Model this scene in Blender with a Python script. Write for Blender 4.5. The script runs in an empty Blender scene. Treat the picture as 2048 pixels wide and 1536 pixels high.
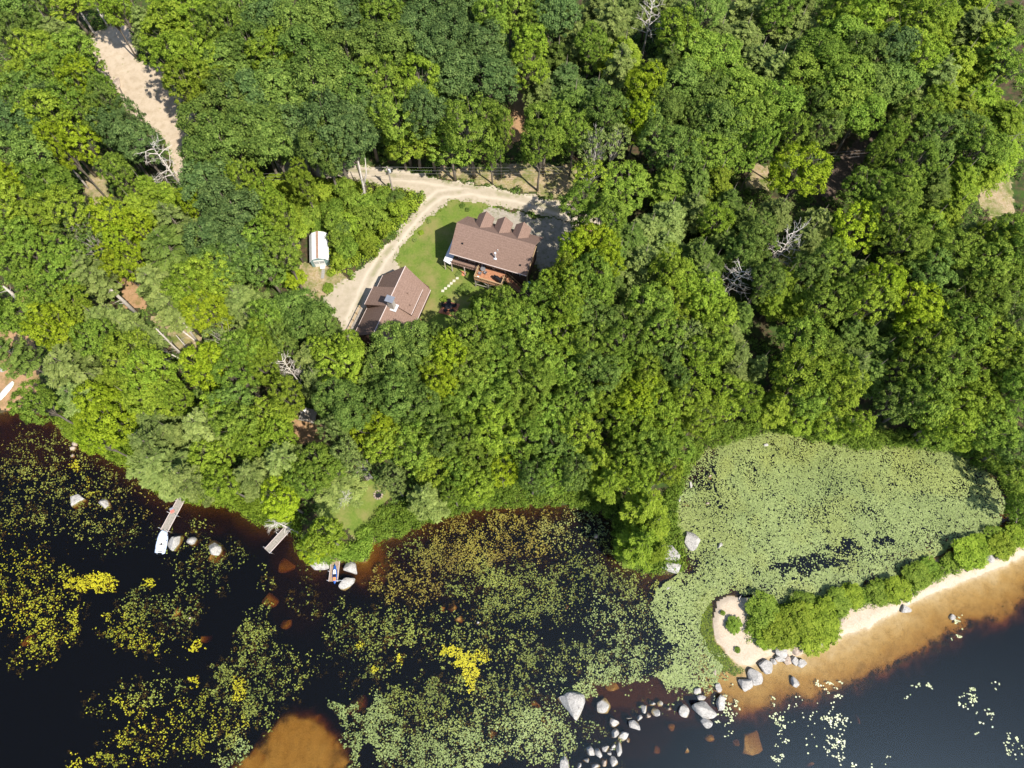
import bpy, math, random
import numpy as np
from mathutils import Vector, Matrix

# ------------------------------------------------------------------ camera
SC = bpy.context.scene
H = 106.0; FPX = 1365.0; TILT = math.radians(21.3)      # drone 106 m above the lake, looking steeply down
_c, _s = math.cos(TILT), math.sin(TILT)
cam_d = bpy.data.cameras.new('camera'); cam = bpy.data.objects.new('camera', cam_d)
SC.collection.objects.link(cam); SC.camera = cam
cam_d.sensor_width = 36; cam_d.lens = 36 * FPX / 2048; cam_d.clip_start = 0.5; cam_d.clip_end = 3000
cam.location = (0, 0, H); cam.rotation_euler = (TILT, 0, 0)

# ------------------------------------------------------------------ light
SUN_EL = math.radians(54); SAZ = math.radians(-43)      # the sun stands in the south-east (lower right)
sdir = Vector((math.cos(SUN_EL) * math.cos(SAZ), math.cos(SUN_EL) * math.sin(SAZ), math.sin(SUN_EL)))
W = bpy.data.worlds.new('World'); SC.world = W; W.use_nodes = True
nt = W.node_tree; bg = nt.nodes['Background']
sky = nt.nodes.new('ShaderNodeTexSky'); sky.sky_type = 'NISHITA'; sky.sun_disc = False
sky.sun_elevation = SUN_EL; sky.sun_rotation = math.atan2(sdir.x, sdir.y)
nt.links.new(sky.outputs[0], bg.inputs[0]); bg.inputs[1].default_value = 0.13
sl = bpy.data.lights.new('sun', 'SUN'); sl.energy = 5.0; sl.angle = math.radians(0.53); sl.color = (1.0, 0.93, 0.82)
so = bpy.data.objects.new('sun', sl); SC.collection.objects.link(so)
so.rotation_euler = (-sdir).to_track_quat('-Z', 'Y').to_euler()
SC.view_settings.view_transform = 'Standard'; SC.view_settings.look = 'None'
SC.view_settings.exposure = 0.48; SC.view_settings.gamma = 1; SC.view_settings.use_curve_mapping = False
SC.cycles.max_bounces = 6; SC.cycles.diffuse_bounces = 2; SC.cycles.transparent_max_bounces = 8
SC.cycles.transmission_bounces = 4; SC.cycles.glossy_bounces = 2

R = random.Random(7); NR = np.random.RandomState(11)
COL = SC.collection

# ------------------------------------------------------------------ projection helpers (image pixel of the 2048 x 1536 photo <-> world)
def ray(px, py):
    u = (px - 1024) / FPX; v = (768 - py) / FPX
    return (u, v * _c + _s, v * _s - _c)
def at(px, py, z=0.0):
    d = ray(px, py); t = (z - H) / d[2]
    return (d[0] * t, d[1] * t, z)
def proj(x, y, z):
    dz = z - H; f = y * _s - dz * _c
    return 1024 + FPX * x / f, 768 - FPX * (y * _c + dz * _s) / f

def _hash(ix, iy, seed):
    n = (ix.astype(np.int64) * 374761393 + iy.astype(np.int64) * 668265263 + seed * 1442695041) & 0x7fffffff
    n = (n ^ (n >> 13)) * 1274126177 & 0x7fffffff
    return ((n ^ (n >> 16)) & 0xffff) / 65535.0
def vnoise(x, y, seed=0):
    x = np.asarray(x, float); y = np.asarray(y, float)
    ix = np.floor(x); iy = np.floor(y); fx = x - ix; fy = y - iy
    fx = fx * fx * (3 - 2 * fx); fy = fy * fy * (3 - 2 * fy)
    a = _hash(ix, iy, seed); b = _hash(ix + 1, iy, seed); c = _hash(ix, iy + 1, seed); d = _hash(ix + 1, iy + 1, seed)
    return (a * (1 - fx) + b * fx) * (1 - fy) + (c * (1 - fx) + d * fx) * fy
def fbm(x, y, seed=0, oct=4):
    s = 0; a = 0.5; t = 0
    for i in range(oct):
        s = s + a * vnoise(x * 2 ** i, y * 2 ** i, seed + i * 17); t += a; a *= 0.55
    return s / t
def inpoly(px, py, poly):
    px = np.asarray(px); py = np.asarray(py); ins = np.zeros(px.shape, bool); n = len(poly)
    for i in range(n):
        x0, y0 = poly[i]; x1, y1 = poly[(i + 1) % n]
        if y0 == y1: continue
        c = ((y0 > py) != (y1 > py)) & (px < (x1 - x0) * (py - y0) / (y1 - y0) + x0)
        ins ^= c
    return ins
def sstep(a, b, x):
    t = np.clip((x - a) / (b - a), 0, 1); return t * t * (3 - 2 * t)

# ------------------------------------------------------------------ materials
def newmat(name):
    m = bpy.data.materials.new(name); m.use_nodes = True
    return m, m.node_tree, m.node_tree.nodes['Principled BSDF']
def setspec(b, v): b.inputs['Specular IOR Level'].default_value = v
def simple(name, col, rough=0.7, metal=0.0, var=0.12, scale=3.0, spec=0.3, bump=0.0):
    m, t, b = newmat(name); N = t.nodes; L = t.links
    tc = N.new('ShaderNodeTexCoord'); nz = N.new('ShaderNodeTexNoise'); nz.inputs['Scale'].default_value = scale; nz.inputs['Detail'].default_value = 6
    L.new(tc.outputs['Object'], nz.inputs['Vector'])
    r = N.new('ShaderNodeValToRGB'); e = r.color_ramp.elements
    e[0].position = .3; e[1].position = .7
    e[0].color = tuple(max(0, c * (1 - var)) for c in col) + (1,); e[1].color = tuple(min(1, c * (1 + var)) for c in col) + (1,)
    L.new(nz.outputs['Fac'], r.inputs[0]); L.new(r.outputs[0], b.inputs['Base Color'])
    b.inputs['Roughness'].default_value = rough; b.inputs['Metallic'].default_value = metal; setspec(b, spec)
    if bump:
        bp = N.new('ShaderNodeBump'); bp.inputs['Strength'].default_value = bump; bp.inputs['Distance'].default_value = .05
        L.new(nz.outputs['Fac'], bp.inputs['Height']); L.new(bp.outputs[0], b.inputs['Normal'])
    return m
def layered(name, cols, scales, rough=0.9, bump=0.3, bdist=0.1, thr=(.35, .65)):
    """base colour cols[0]; every further colour is mixed in by its own noise"""
    m, t, b = newmat(name); N = t.nodes; L = t.links
    tc = N.new('ShaderNodeTexCoord'); cur = None; last = None
    for i, (c, s) in enumerate(zip(cols, scales)):
        if i == 0:
            rgb = N.new('ShaderNodeRGB'); rgb.outputs[0].default_value = tuple(c) + (1,); cur = rgb.outputs[0]; continue
        nz = N.new('ShaderNodeTexNoise'); nz.inputs['Scale'].default_value = s; nz.inputs['Detail'].default_value = 8; nz.inputs['Roughness'].default_value = .65
        mp = N.new('ShaderNodeMapping'); mp.inputs['Location'].default_value = (i * 13.7, i * 5.1, 0)
        L.new(tc.outputs['Object'], mp.inputs[0]); L.new(mp.outputs[0], nz.inputs['Vector'])
        mr = N.new('ShaderNodeMapRange'); mr.inputs[1].default_value = thr[0]; mr.inputs[2].default_value = thr[1]; L.new(nz.outputs['Fac'], mr.inputs[0])
        mx = N.new('ShaderNodeMix'); mx.data_type = 'RGBA'; L.new(mr.outputs[0], mx.inputs[0]); L.new(cur, mx.inputs[6]); mx.inputs[7].default_value = tuple(c) + (1,)
        cur = mx.outputs[2]; last = nz
    L.new(cur, b.inputs['Base Color']); b.inputs['Roughness'].default_value = rough; setspec(b, .15)
    if last and bump:
        bp = N.new('ShaderNodeBump'); bp.inputs['Strength'].default_value = bump; bp.inputs['Distance'].default_value = bdist
        L.new(last.outputs['Fac'], bp.inputs['Height']); L.new(bp.outputs[0], b.inputs['Normal'])
    return m
def leafmat(name, a, b_, c_, trans=.34):
    """a dark, b main, c light; tint attribute per leaf, a little shift per tree"""
    m, t, b = newmat(name); N = t.nodes; L = t.links
    at_ = N.new('ShaderNodeAttribute'); at_.attribute_name = 'tint'
    r = N.new('ShaderNodeValToRGB'); e = r.color_ramp.elements
    e[0].position = 0.0; e[0].color = tuple(a) + (1,); e[1].position = 1.0; e[1].color = tuple(c_) + (1,)
    k = e.new(.5); k.color = tuple(b_) + (1,)
    oi = N.new('ShaderNodeObjectInfo'); hs = N.new('ShaderNodeHueSaturation')
    m1 = N.new('ShaderNodeMapRange'); m1.inputs[3].default_value = .492; m1.inputs[4].default_value = .508; L.new(oi.outputs['Random'], m1.inputs[0])
    mm = N.new('ShaderNodeMath'); mm.operation = 'MULTIPLY'; mm.inputs[1].default_value = 7.31; L.new(oi.outputs['Random'], mm.inputs[0])
    fr = N.new('ShaderNodeMath'); fr.operation = 'FRACT'; L.new(mm.outputs[0], fr.inputs[0])
    m2 = N.new('ShaderNodeMapRange'); m2.inputs[3].default_value = .80; m2.inputs[4].default_value = 1.20; L.new(fr.outputs[0], m2.inputs[0])
    L.new(at_.outputs['Fac'], r.inputs[0]); L.new(r.outputs[0], hs.inputs['Color']); L.new(m1.outputs[0], hs.inputs['Hue']); L.new(m2.outputs[0], hs.inputs['Value'])
    L.new(hs.outputs[0], b.inputs['Base Color']); b.inputs['Roughness'].default_value = .6; setspec(b, .08)
    tr = N.new('ShaderNodeBsdfTranslucent'); L.new(hs.outputs[0], tr.inputs[0])
    mx = N.new('ShaderNodeMixShader'); mx.inputs[0].default_value = trans
    L.new(b.outputs[0], mx.inputs[1]); L.new(tr.outputs[0], mx.inputs[2]); L.new(mx.outputs[0], N['Material Output'].inputs[0])
    return m
def colattr(name, rough=.6, spec=.3, trans=0.0):
    m, t, b = newmat(name); N = t.nodes; L = t.links
    a = N.new('ShaderNodeAttribute'); a.attribute_name = 'col'; L.new(a.outputs['Color'], b.inputs['Base Color'])
    b.inputs['Roughness'].default_value = rough; setspec(b, spec); return m

LEAF = {
 0: leafmat('leaf_dark_green', (.032, .062, .018), (.104, .175, .050), (.205, .292, .086)),
 1: leafmat('leaf_mid_green', (.038, .074, .012), (.145, .228, .043), (.262, .358, .074)),
 2: leafmat('leaf_fresh_green', (.048, .094, .010), (.188, .290, .036), (.318, .430, .064)),
 3: leafmat('leaf_yellow_green', (.062, .106, .008), (.232, .335, .031), (.365, .465, .055)),
 4: leafmat('leaf_soft_grey_green', (.056, .090, .020), (.208, .278, .072), (.345, .420, .120)),
 5: leafmat('leaf_lime_green', (.080, .124, .006), (.275, .380, .020), (.410, .500, .038)),
}
M = dict(
 bark=simple('bark_grey', (.17, .145, .115), .9, scale=6, var=.3, bump=.5),
 bark_pale=simple('bark_pale', (.46, .42, .37), .9, scale=5, var=.2, bump=.3),
 dead=simple('dead_wood', (.66, .61, .55), .9, scale=5, var=.2, bump=.3),
 rock=layered('granite', [(.40, .38, .35), (.17, .16, .15), (.55, .53, .50)], [0, 1.7, 7], .9, .6, .15, (.42, .68)),
 rockb=layered('tan_granite', [(.40, .31, .24), (.20, .14, .10), (.50, .44, .38)], [0, 1.9, 6], .9, .6, .15, (.42, .68)),
 shingle=None, wood=simple('deck_wood', (.42, .20, .11), .7, scale=2, var=.15), oldwood=simple('weathered_wood', (.33, .30, .26), .85, scale=4, var=.2),
 tanwood=simple('tan_wood', (.42, .30, .17), .8, scale=3), siding=simple('brown_siding', (.10, .055, .04), .7, scale=2), white=simple('white_paint', (.75, .75, .73), .5, var=.03),
 trim=simple('pinkish_trim', (.62, .52, .48), .6, var=.04), black=simple('black_metal', (.015, .015, .018), .5), grey=simple('grey_metal', (.42, .44, .48), .35, .6, var=.08),
 galv=simple('pale_metal', (.72, .74, .78), .4, .2, var=.06), teal=simple('grey_teal_paint', (.20, .30, .30), .6, var=.05), blue=simple('blue_plastic', (.015, .09, .36), .35, var=.05, spec=.5),
 barrel=simple('pale_blue_barrel', (.22, .42, .50), .5, var=.05), pvc=simple('pale_blue_grey_rubber', (.50, .58, .74), .5, var=.04), orange=simple('orange_seat', (.75, .25, .08), .6), red=simple('faded_red', (.60, .20, .16), .6),
 brick=layered('orange_pavers', [(.55, .20, .10), (.40, .16, .09), (.62, .28, .17)], [0, 6, 2], .85), concrete=simple('grey_concrete', (.30, .29, .27), .9, scale=4), glass=simple('dark_glass', (.02, .03, .04), .1, var=.05, spec=.6), wire=simple('wire', (.20, .20, .20), .6), pole=simple('grey_pole_wood', (.33, .29, .25), .85, scale=6))

# ------------------------------------------------------------------ object helpers
def link(o, parent=None):
    COL.objects.link(o)
    if parent: o.parent = parent
    return o
def tag(o, label, cat, group=None, kind=None):
    if label: o['label'] = label
    if cat: o['category'] = cat
    if group: o['group'] = group
    if kind: o['kind'] = kind
    return o
def empty(name, loc, rz=0.0):
    o = bpy.data.objects.new(name, None); o.location = loc; o.rotation_euler = (0, 0, rz); o.empty_display_size = .5; return link(o)
def npmesh(name, V, Q, mats, tint=None, col=None, smooth=False):
    """V (n,3), Q (m,k) all polygons with k corners"""
    V = np.asarray(V, np.float32); Q = np.asarray(Q, np.int32); m, k = Q.shape
    me = bpy.data.meshes.new(name); me.vertices.add(len(V)); me.vertices.foreach_set('co', V.ravel())
    me.loops.add(m * k); me.loops.foreach_set('vertex_index', Q.ravel()); me.polygons.add(m)
    me.polygons.foreach_set('loop_start', np.arange(m, dtype=np.int32) * k)
    try: me.polygons.foreach_set('loop_total', np.full(m, k, np.int32))
    except Exception: pass
    if smooth: me.polygons.foreach_set('use_smooth', np.ones(m, bool))
    me.update(calc_edges=True)
    if tint is not None:
        a = me.attributes.new('tint', 'FLOAT', 'FACE'); a.data.foreach_set('value', np.asarray(tint, np.float32))
    if col is not None:
        a = me.attributes.new('col', 'FLOAT_COLOR', 'FACE'); c = np.ones((m, 4), np.float32); c[:, :3] = col; a.data.foreach_set('color', c.ravel())
    for mt in (mats if isinstance(mats, list) else [mats]): me.materials.append(mt)
    return me
class MB:
    def __init__(s): s.v = []; s.f = []
    def add(s, vs, fs):
        b = len(s.v); s.v += [tuple(p) for p in vs]; s.f += [tuple(b + i for i in f) for f in fs]; return s
    def box(s, c, d, rz=0.0, tilt=None):
        x, y, z = d[0] / 2, d[1] / 2, d[2] / 2; ca, sa = math.cos(rz), math.sin(rz); P = []
        for sz in (-z, z):
            for sx, sy in ((-x, -y), (x, -y), (x, y), (-x, y)):
                P.append((c[0] + sx * ca - sy * sa, c[1] + sx * sa + sy * ca, c[2] + sz))
        return s.add(P, [(3, 2, 1, 0), (4, 5, 6, 7), (0, 1, 5, 4), (1, 2, 6, 5), (2, 3, 7, 6), (3, 0, 4, 7)])
    def slab(s, P, t):
        """P: polygon corners (3D, counter-clockwise seen from above); extruded down by t"""
        n = len(P); lo = [(p[0], p[1], p[2] - t) for p in P]
        return s.add(list(P) + lo, [tuple(range(n)), tuple(range(2 * n - 1, n - 1, -1))] + [(i, i + n, (i + 1) % n + n, (i + 1) % n) for i in range(n)])
    def beam(s, a, b, w, h=None):
        h = h or w; a = Vector(a); b = Vector(b); d = (b - a).normalized()
        u = d.cross(Vector((0, 0, 1)));  u = Vector((1, 0, 0)) if u.length < 1e-3 else u.normalized(); v = u.cross(d)
        P = []
        for q in (a, b):
            for i, j in ((-1, -1), (1, -1), (1, 1), (-1, 1)): P.append(q + u * (w / 2 * i) + v * (h / 2 * j))
        return s.add(P, [(0, 1, 2, 3), (7, 6, 5, 4), (0, 4, 5, 1), (1, 5, 6, 2), (2, 6, 7, 3), (3, 7, 4, 0)])
    def tube(s, pts, rad, n=7, cap=True):
        base = len(s.v); k = len(pts); pts = [Vector(p) for p in pts]
        for i, p in enumerate(pts):
            d = (pts[min(i + 1, k - 1)] - pts[max(i - 1, 0)])
            d = d.normalized() if d.length > 1e-6 else Vector((0, 0, 1))
            u = d.cross(Vector((.31, .95, .05))).normalized(); v = d.cross(u)
            r = rad[i] if hasattr(rad, '__len__') else rad
            for j in range(n):
                a = 2 * math.pi * j / n; s.v.append(tuple(p + u * (r * math.cos(a)) + v * (r * math.sin(a))))
        for i in range(k - 1):
            for j in range(n):
                s.f.append((base + i * n + j, base + i * n + (j + 1) % n, base + (i + 1) * n + (j + 1) % n, base + (i + 1) * n + j))
        if cap: s.f.append(tuple(base + j for j in range(n - 1, -1, -1))); s.f.append(tuple(base + (k - 1) * n + j for j in range(n)))
        return s
    def mesh(s, name, mat, smooth=False):
        me = bpy.data.meshes.new(name); me.from_pydata(s.v, [], s.f); me.update()
        if smooth: me.polygons.foreach_set('use_smooth', np.ones(len(me.polygons), bool))
        me.materials.append(mat); return me
    def build(s, name, mat, parent=None, loc=None, smooth=False):
        o = bpy.data.objects.new(name, s.mesh(name, mat, smooth)); 
        if loc is not None: o.location = loc
        return link(o, parent)

# ------------------------------------------------------------------ terrain: shoreline traced in the photo, unprojected to z = 0
SHORE = [(0,826),(30,815),(75,826),(112,834),(128,862),(156,880),(196,898),(240,925),(282,952),(316,980),(355,998),(395,1004),(430,1003),(470,1012),(505,1040),(545,1052),(580,1050),(600,1072),(596,1100),(625,1128),(668,1122),(700,1118),(728,1122),(738,1104),(742,1084),(752,1080),(800,1068),(850,1040),(920,1022),(1000,1008),(1080,1008),(1150,1010),(1205,1024),(1228,1050),(1232,1100),(1250,1130),(1290,1146),(1345,1146),(1366,1128),(1358,1090),(1350,1040),(1348,1000),(1358,968),(1374,930),(1402,902),(1440,884),(1500,866),(1570,862),(1640,880),(1700,892),(1800,892),(1860,894),(1920,904),(1962,935),(1998,962),(2022,1000),(2030,1040),(2000,1072),(1955,1090),(1900,1112),(1840,1142),(1800,1160),(1750,1184),(1680,1198),(1600,1212),(1540,1216),(1500,1196),(1455,1192),(1432,1205),(1424,1240),(1430,1278),(1452,1306),(1478,1328),(1500,1334),(1520,1322),(1548,1308),(1585,1312),(1624,1300),(1661,1281),(1732,1256),(1808,1214),(1859,1190),(1925,1164),(1987,1141),(2048,1112)]
sw = [at(*p)[:2] for p in SHORE]
LAND = [(-700.0, sw[0][1] - 20), (-140.0, sw[0][1] + 6)] + sw + [(150.0, 40.0), (700.0, 80.0), (700.0, 900.0), (-700.0, 900.0)]
def axis(lo, hi, step, far):
    core = np.arange(lo, hi + step / 2, step); out = []; d = step; p = hi
    while p < far: d *= 1.35; p += d; out.append(p)
    out2 = []; d = step; p = lo
    while p > -far: d *= 1.35; p -= d; out2.append(p)
    return np.array(out2[::-1] + list(core) + out)
GS = 0.26
XS = axis(-114, 114, GS, 650); YS = axis(-20, 134, GS, 650)
GX, GY = np.meshgrid(XS, YS)                      # rows: y
def segdist(X, Y, poly):
    D = np.full(X.shape, 1e9); n = len(poly)
    for i in range(n):
        (x0, y0), (x1, y1) = poly[i], poly[(i + 1) % n]; dx, dy = x1 - x0, y1 - y0
        t = np.clip(((X - x0) * dx + (Y - y0) * dy) / (dx * dx + dy * dy + 1e-9), 0, 1)
        D = np.minimum(D, (X - x0 - t * dx) ** 2 + (Y - y0 - t * dy) ** 2)
    return np.sqrt(D)
SD = segdist(GX, GY, LAND); SD = np.where(inpoly(GX, GY, LAND), SD, -SD)
SDn = SD + (fbm(GX * .9, GY * .9, 3) - .5) * .9
PX0, PY0 = proj(GX, GY, 0.0)
# lake depth: shelf from the shore plus shallows and deeps seen in the photo  (px, py, rx, ry, depth, softness)
dep = 0.45 + 2.4 * sstep(0.2, 7, -SDn)
dep += 1.6 * sstep(0, 1, (PX0 - 1450) / 500) * sstep(1330, 1500, PY0)
for bx, by, rx, ry, dv in [(600,1500,84,74,.40),(570,1560,120,76,.38),(1300,1385,170,42,.95),(1420,1400,90,60,1.1),(60,880,110,60,.95),(370,1035,70,40,1.15),(590,1110,60,40,1.15),(740,1130,50,40,.7),(1090,1480,60,90,1.3),(1250,1470,120,60,1.3),(900,1130,220,70,1.3),(1440,1270,30,80,.55),(1290,1160,60,40,1.3),(600,1180,70,90,1.5),(1500,1480,90,60,1.7),(280,900,60,60,1.2)]:
    w = np.clip(1 - np.sqrt(((PX0 - bx) / rx) ** 2 + ((PY0 - by) / ry) ** 2) * .62 + (fbm(GX * .35, GY * .35, 9) - .5) * .5, 0, 1); w = sstep(.12, .55, w)
    dep = np.where(dep > dv, dep * (1 - w) + dv * w, dep)
BEACH = [(1478,1330),(1500,1334),(1520,1322),(1548,1308),(1585,1312),(1624,1300),(1661,1281),(1732,1256),(1808,1214),(1859,1190),(1925,1164),(1987,1141),(2048,1112)]
bw = [at(*p)[:2] for p in BEACH] + [(150.0, 40.0)]
def polydist(X, Y, line):
    D = np.full(X.shape, 1e9)
    for (x0, y0), (x1, y1) in zip(line[:-1], line[1:]):
        dx, dy = x1 - x0, y1 - y0; t = np.clip(((X - x0) * dx + (Y - y0) * dy) / (dx * dx + dy * dy), 0, 1)
        D = np.minimum(D, (X - x0 - t * dx) ** 2 + (Y - y0 - t * dy) ** 2)
    return np.sqrt(D)
BD = polydist(GX, GY, bw) + (fbm(GX * .5, GY * .5, 5) - .5) * 2.2
dep = np.where(BD < 14, np.minimum(dep, .06 + .055 * np.clip(BD, 0, 99) + 2.9 * sstep(4.6, 13, BD)), dep)
land_h = .28 * np.clip(SDn / .8, 0, 1) + 3.5 * sstep(1.5, 32, SD) + .35 * (fbm(GX * .12, GY * .12, 21) - .5) * sstep(2, 12, SD) + .012 * np.clip(SD - 30, 0, 400)
land_h = land_h + .07 * (fbm(GX * 1.1, GY * 1.1, 31) - .5) * sstep(0, 2, SD)
HT = np.where(SDn > 0, land_h, -dep * np.clip(-SDn / .5, 0, 1) - .01)
HT = HT + np.where(SDn < -1, .12 * (fbm(GX * .8, GY * .8, 41) - .5), 0)
def hgt(x, y):
    i = int(np.clip(np.searchsorted(XS, x) - 1, 0, len(XS) - 2)); j = int(np.clip(np.searchsorted(YS, y) - 1, 0, len(YS) - 2))
    a = (x - XS[i]) / (XS[i + 1] - XS[i]); b = (y - YS[j]) / (YS[j + 1] - YS[j])
    return float((HT[j, i] * (1 - a) + HT[j, i + 1] * a) * (1 - b) + (HT[j + 1, i] * (1 - a) + HT[j + 1, i + 1] * a) * b)
def grid_at(A, x, y):
    i = np.clip(np.searchsorted(XS, x) - 1, 0, len(XS) - 2); j = np.clip(np.searchsorted(YS, y) - 1, 0, len(YS) - 2); return A[j, i]
def G(px, py, up=0.0):
    """point of the terrain seen at this pixel"""
    z = 0.0
    for _ in range(8):
        p = at(px, py, z + up); z = .5 * z + .5 * max(hgt(p[0], p[1]), 0)
    p = at(px, py, z + up); return (p[0], p[1], hgt(p[0], p[1]) + up)

PX, PY = proj(GX, GY, HT)
jx = (fbm(GX * .8, GY * .8, 51, 5) - .5) * 22; jy = (fbm(GX * .8, GY * .8, 61, 5) - .5) * 22
QX, QY = PX + jx, PY + jy
REG = {
 'clearing': [[(196,60),(214,50),(256,48),(268,85),(275,125),(330,130),(360,190),(392,220),(385,262),(372,285),(330,280),(300,255),(262,228),(240,205),(226,170),(205,150),(180,125),(165,95),(180,72)], [(330,280),(380,280),(372,330),(350,380),(345,330)]],
 'driveway': [[(560,318),(700,322),(800,340),(880,356),(960,370),(1040,384),(1140,408),(1230,424),(1260,445),(1240,470),(1140,445),(1070,428),(1000,412),(970,408),(920,400),(880,412),(850,402),(845,385),(780,372),(700,360),(560,352)],
              [(850,372),(908,400),(882,418),(838,452),(806,490),(792,520),(800,545),(790,580),(745,640),(700,685),(680,690),(688,655),(668,628),(640,606),(652,588),(720,537),(772,488),(800,457),(838,412)]],
 'parking_pad': [[(975,411),(1060,432),(1150,448),(1160,500),(1140,540),(1085,540),(1000,470),(960,432)]],
 'lawn': [[(880,398),(960,396),(990,406),(1000,440),(1040,470),(1040,580),(960,620),(905,660),(850,665),(770,600),(780,545),(776,520),(792,480),(828,440),(866,408)], [(700,965),(760,955),(785,980),(775,1010),(750,1035),(742,1078),(725,1078),(640,1035),(640,1010),(680,1010)]],
 'beach': [[(1405,1170),(1540,1195),(1545,1220),(1700,1200),(2060,1060),(2060,1130),(1600,1330),(1480,1345),(1405,1300)]],
 'dry_grass': [[(300,640),(330,612),(418,690),(400,716),(350,700)], [(880,334),(1000,330),(1150,330),(1155,405),(1060,384),(960,366),(880,352)], [(596,528),(640,520),(668,532),(692,560),(650,588),(636,606),(600,590),(586,560)], [(196,318),(222,318),(216,350),(218,400),(190,415),(160,402),(176,352)], [(1955,352),(2020,350),(2030,430),(1985,436),(1960,410)], [(1500,330),(1540,328),(1550,380),(1495,380)], [(660,1035),(640,1010),(740,1060),(752,1088),(735,1092)]],
 'needle_litter': [[(-60,680),(20,650),(45,560),(60,560),(50,660),(78,700),(84,765),(40,812),(-60,830)], [(582,842),(610,826),(655,850),(650,885),(600,888),(572,878)], [(0,820),(30,790),(45,800),(30,822)], [(80,440),(100,435),(130,490),(108,500),(88,470)], [(240,540),(280,545),(290,620),(250,620)], [(1015,170),(1070,175),(1065,250),(1015,300)], [(1160,430),(1190,430),(1190,470),(1150,470)]],
 'dirt_track': [[(1630,385),(1670,400),(1700,350),(1745,300),(1800,220),(1780,205),(1720,275),(1672,322)]],
}
ORDER = ['needle_litter', 'dry_grass', 'lawn', 'clearing', 'dirt_track', 'parking_pad', 'driveway', 'beach']
cx = lambda A: .25 * (A[:-1, :-1] + A[1:, :-1] + A[:-1, 1:] + A[1:, 1:])
QXc, QYc, SDc = cx(QX), cx(QY), cx(SDn)
REGID = np.zeros(QXc.shape, int)
for k, nm in enumerate(ORDER):
    for poly in REG[nm]:
        REGID[inpoly(QXc, QYc, poly)] = k + 1
REGID[SDc < 0] = 90
nx = len(XS); nv = GX.size
VV = np.stack([GX.ravel(), GY.ravel(), HT.ravel()], 1)
jj, ii = np.meshgrid(np.arange(len(YS) - 1), np.arange(nx - 1), indexing='ij')
QQ = np.stack([jj * nx + ii, jj * nx + ii + 1, (jj + 1) * nx + ii + 1, (jj + 1) * nx + ii], -1)
def patch(name, ids, mat, label=None):
    q = QQ[np.isin(REGID, ids)]; u, inv = np.unique(q.ravel(), return_inverse=True)
    me = npmesh(name, VV[u], inv.reshape(-1, 4), mat, smooth=True); o = bpy.data.objects.new(name, me); link(o)
    tag(o, label, None, None, 'structure'); return o
gm = {
 'ground': layered('forest_floor', [(.050, .042, .024), (.035, .058, .016), (.105, .070, .042), (.05, .09, .018)], [0, .25, 1.3, .6], .95, .5, .12, (.45, .62)),
 'needle_litter': layered('needle_litter', [(.36, .22, .12), (.22, .15, .08), (.45, .29, .165), (.14, .13, .035)], [0, 2.2, 5, .5], .95, .3, .05, (.5, .72)),
 'dry_grass': layered('dry_grass', [(0.348, 0.261, 0.157), (0.226, 0.209, 0.061), (0.435, 0.348, 0.244), (0.113, 0.148, 0.030)], [0, .8, 3, .45], .95, .3, .05, (.44, .66)),
 'lawn': layered('lawn_grass', [(.125, .185, .030), (.085, .145, .022), (.18, .225, .045), (.26, .22, .09)], [0, .5, 3.5, .28], .95, .4, .05, (.45, .75)),
 'clearing': layered('pale_sand_gravel', [(0.487, 0.400, 0.300), (0.409, 0.331, 0.244), (0.539, 0.461, 0.357), (0.348, 0.270, 0.183)], [0, .3, 11, .9], .95, .3, .03, (.45, .8)),
 'dirt_track': layered('dark_dirt', [(.12, .085, .065), (.20, .14, .11), (.07, .06, .04)], [0, 1, 3], .95, .3, .04),
 'parking_pad': layered('grey_gravel', [(0.348, 0.313, 0.261), (0.261, 0.244, 0.209), (0.435, 0.392, 0.322), (0.139, 0.148, 0.061)], [0, .7, 6, 1.6], .95, .3, .03, (.48, .78)),
 'driveway': layered('gravel_drive', [(0.435, 0.374, 0.291), (0.365, 0.313, 0.235), (0.496, 0.435, 0.348), (0.296, 0.261, 0.174)], [0, .35, 11, 1.1], .95, .2, .02, (.42, .95)),
 'beach': layered('beach_sand', [(0.487, 0.400, 0.300), (0.400, 0.318, 0.226), (0.557, 0.479, 0.383)], [0, .8, 5], .95, .3, .04, (.42, .7)),
 'lake_bed': layered('lake_bed', [(0.487, 0.400, 0.287), (0.418, 0.335, 0.235), (0.313, 0.252, 0.165), (0.522, 0.435, 0.331)], [0, .35, 1.4, 5], .95, .3, .08, (.45, .75)),
}
patch('ground', [0], gm['ground'])
for k, nm in enumerate(ORDER): patch(nm, [k + 1], gm[nm])
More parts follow.
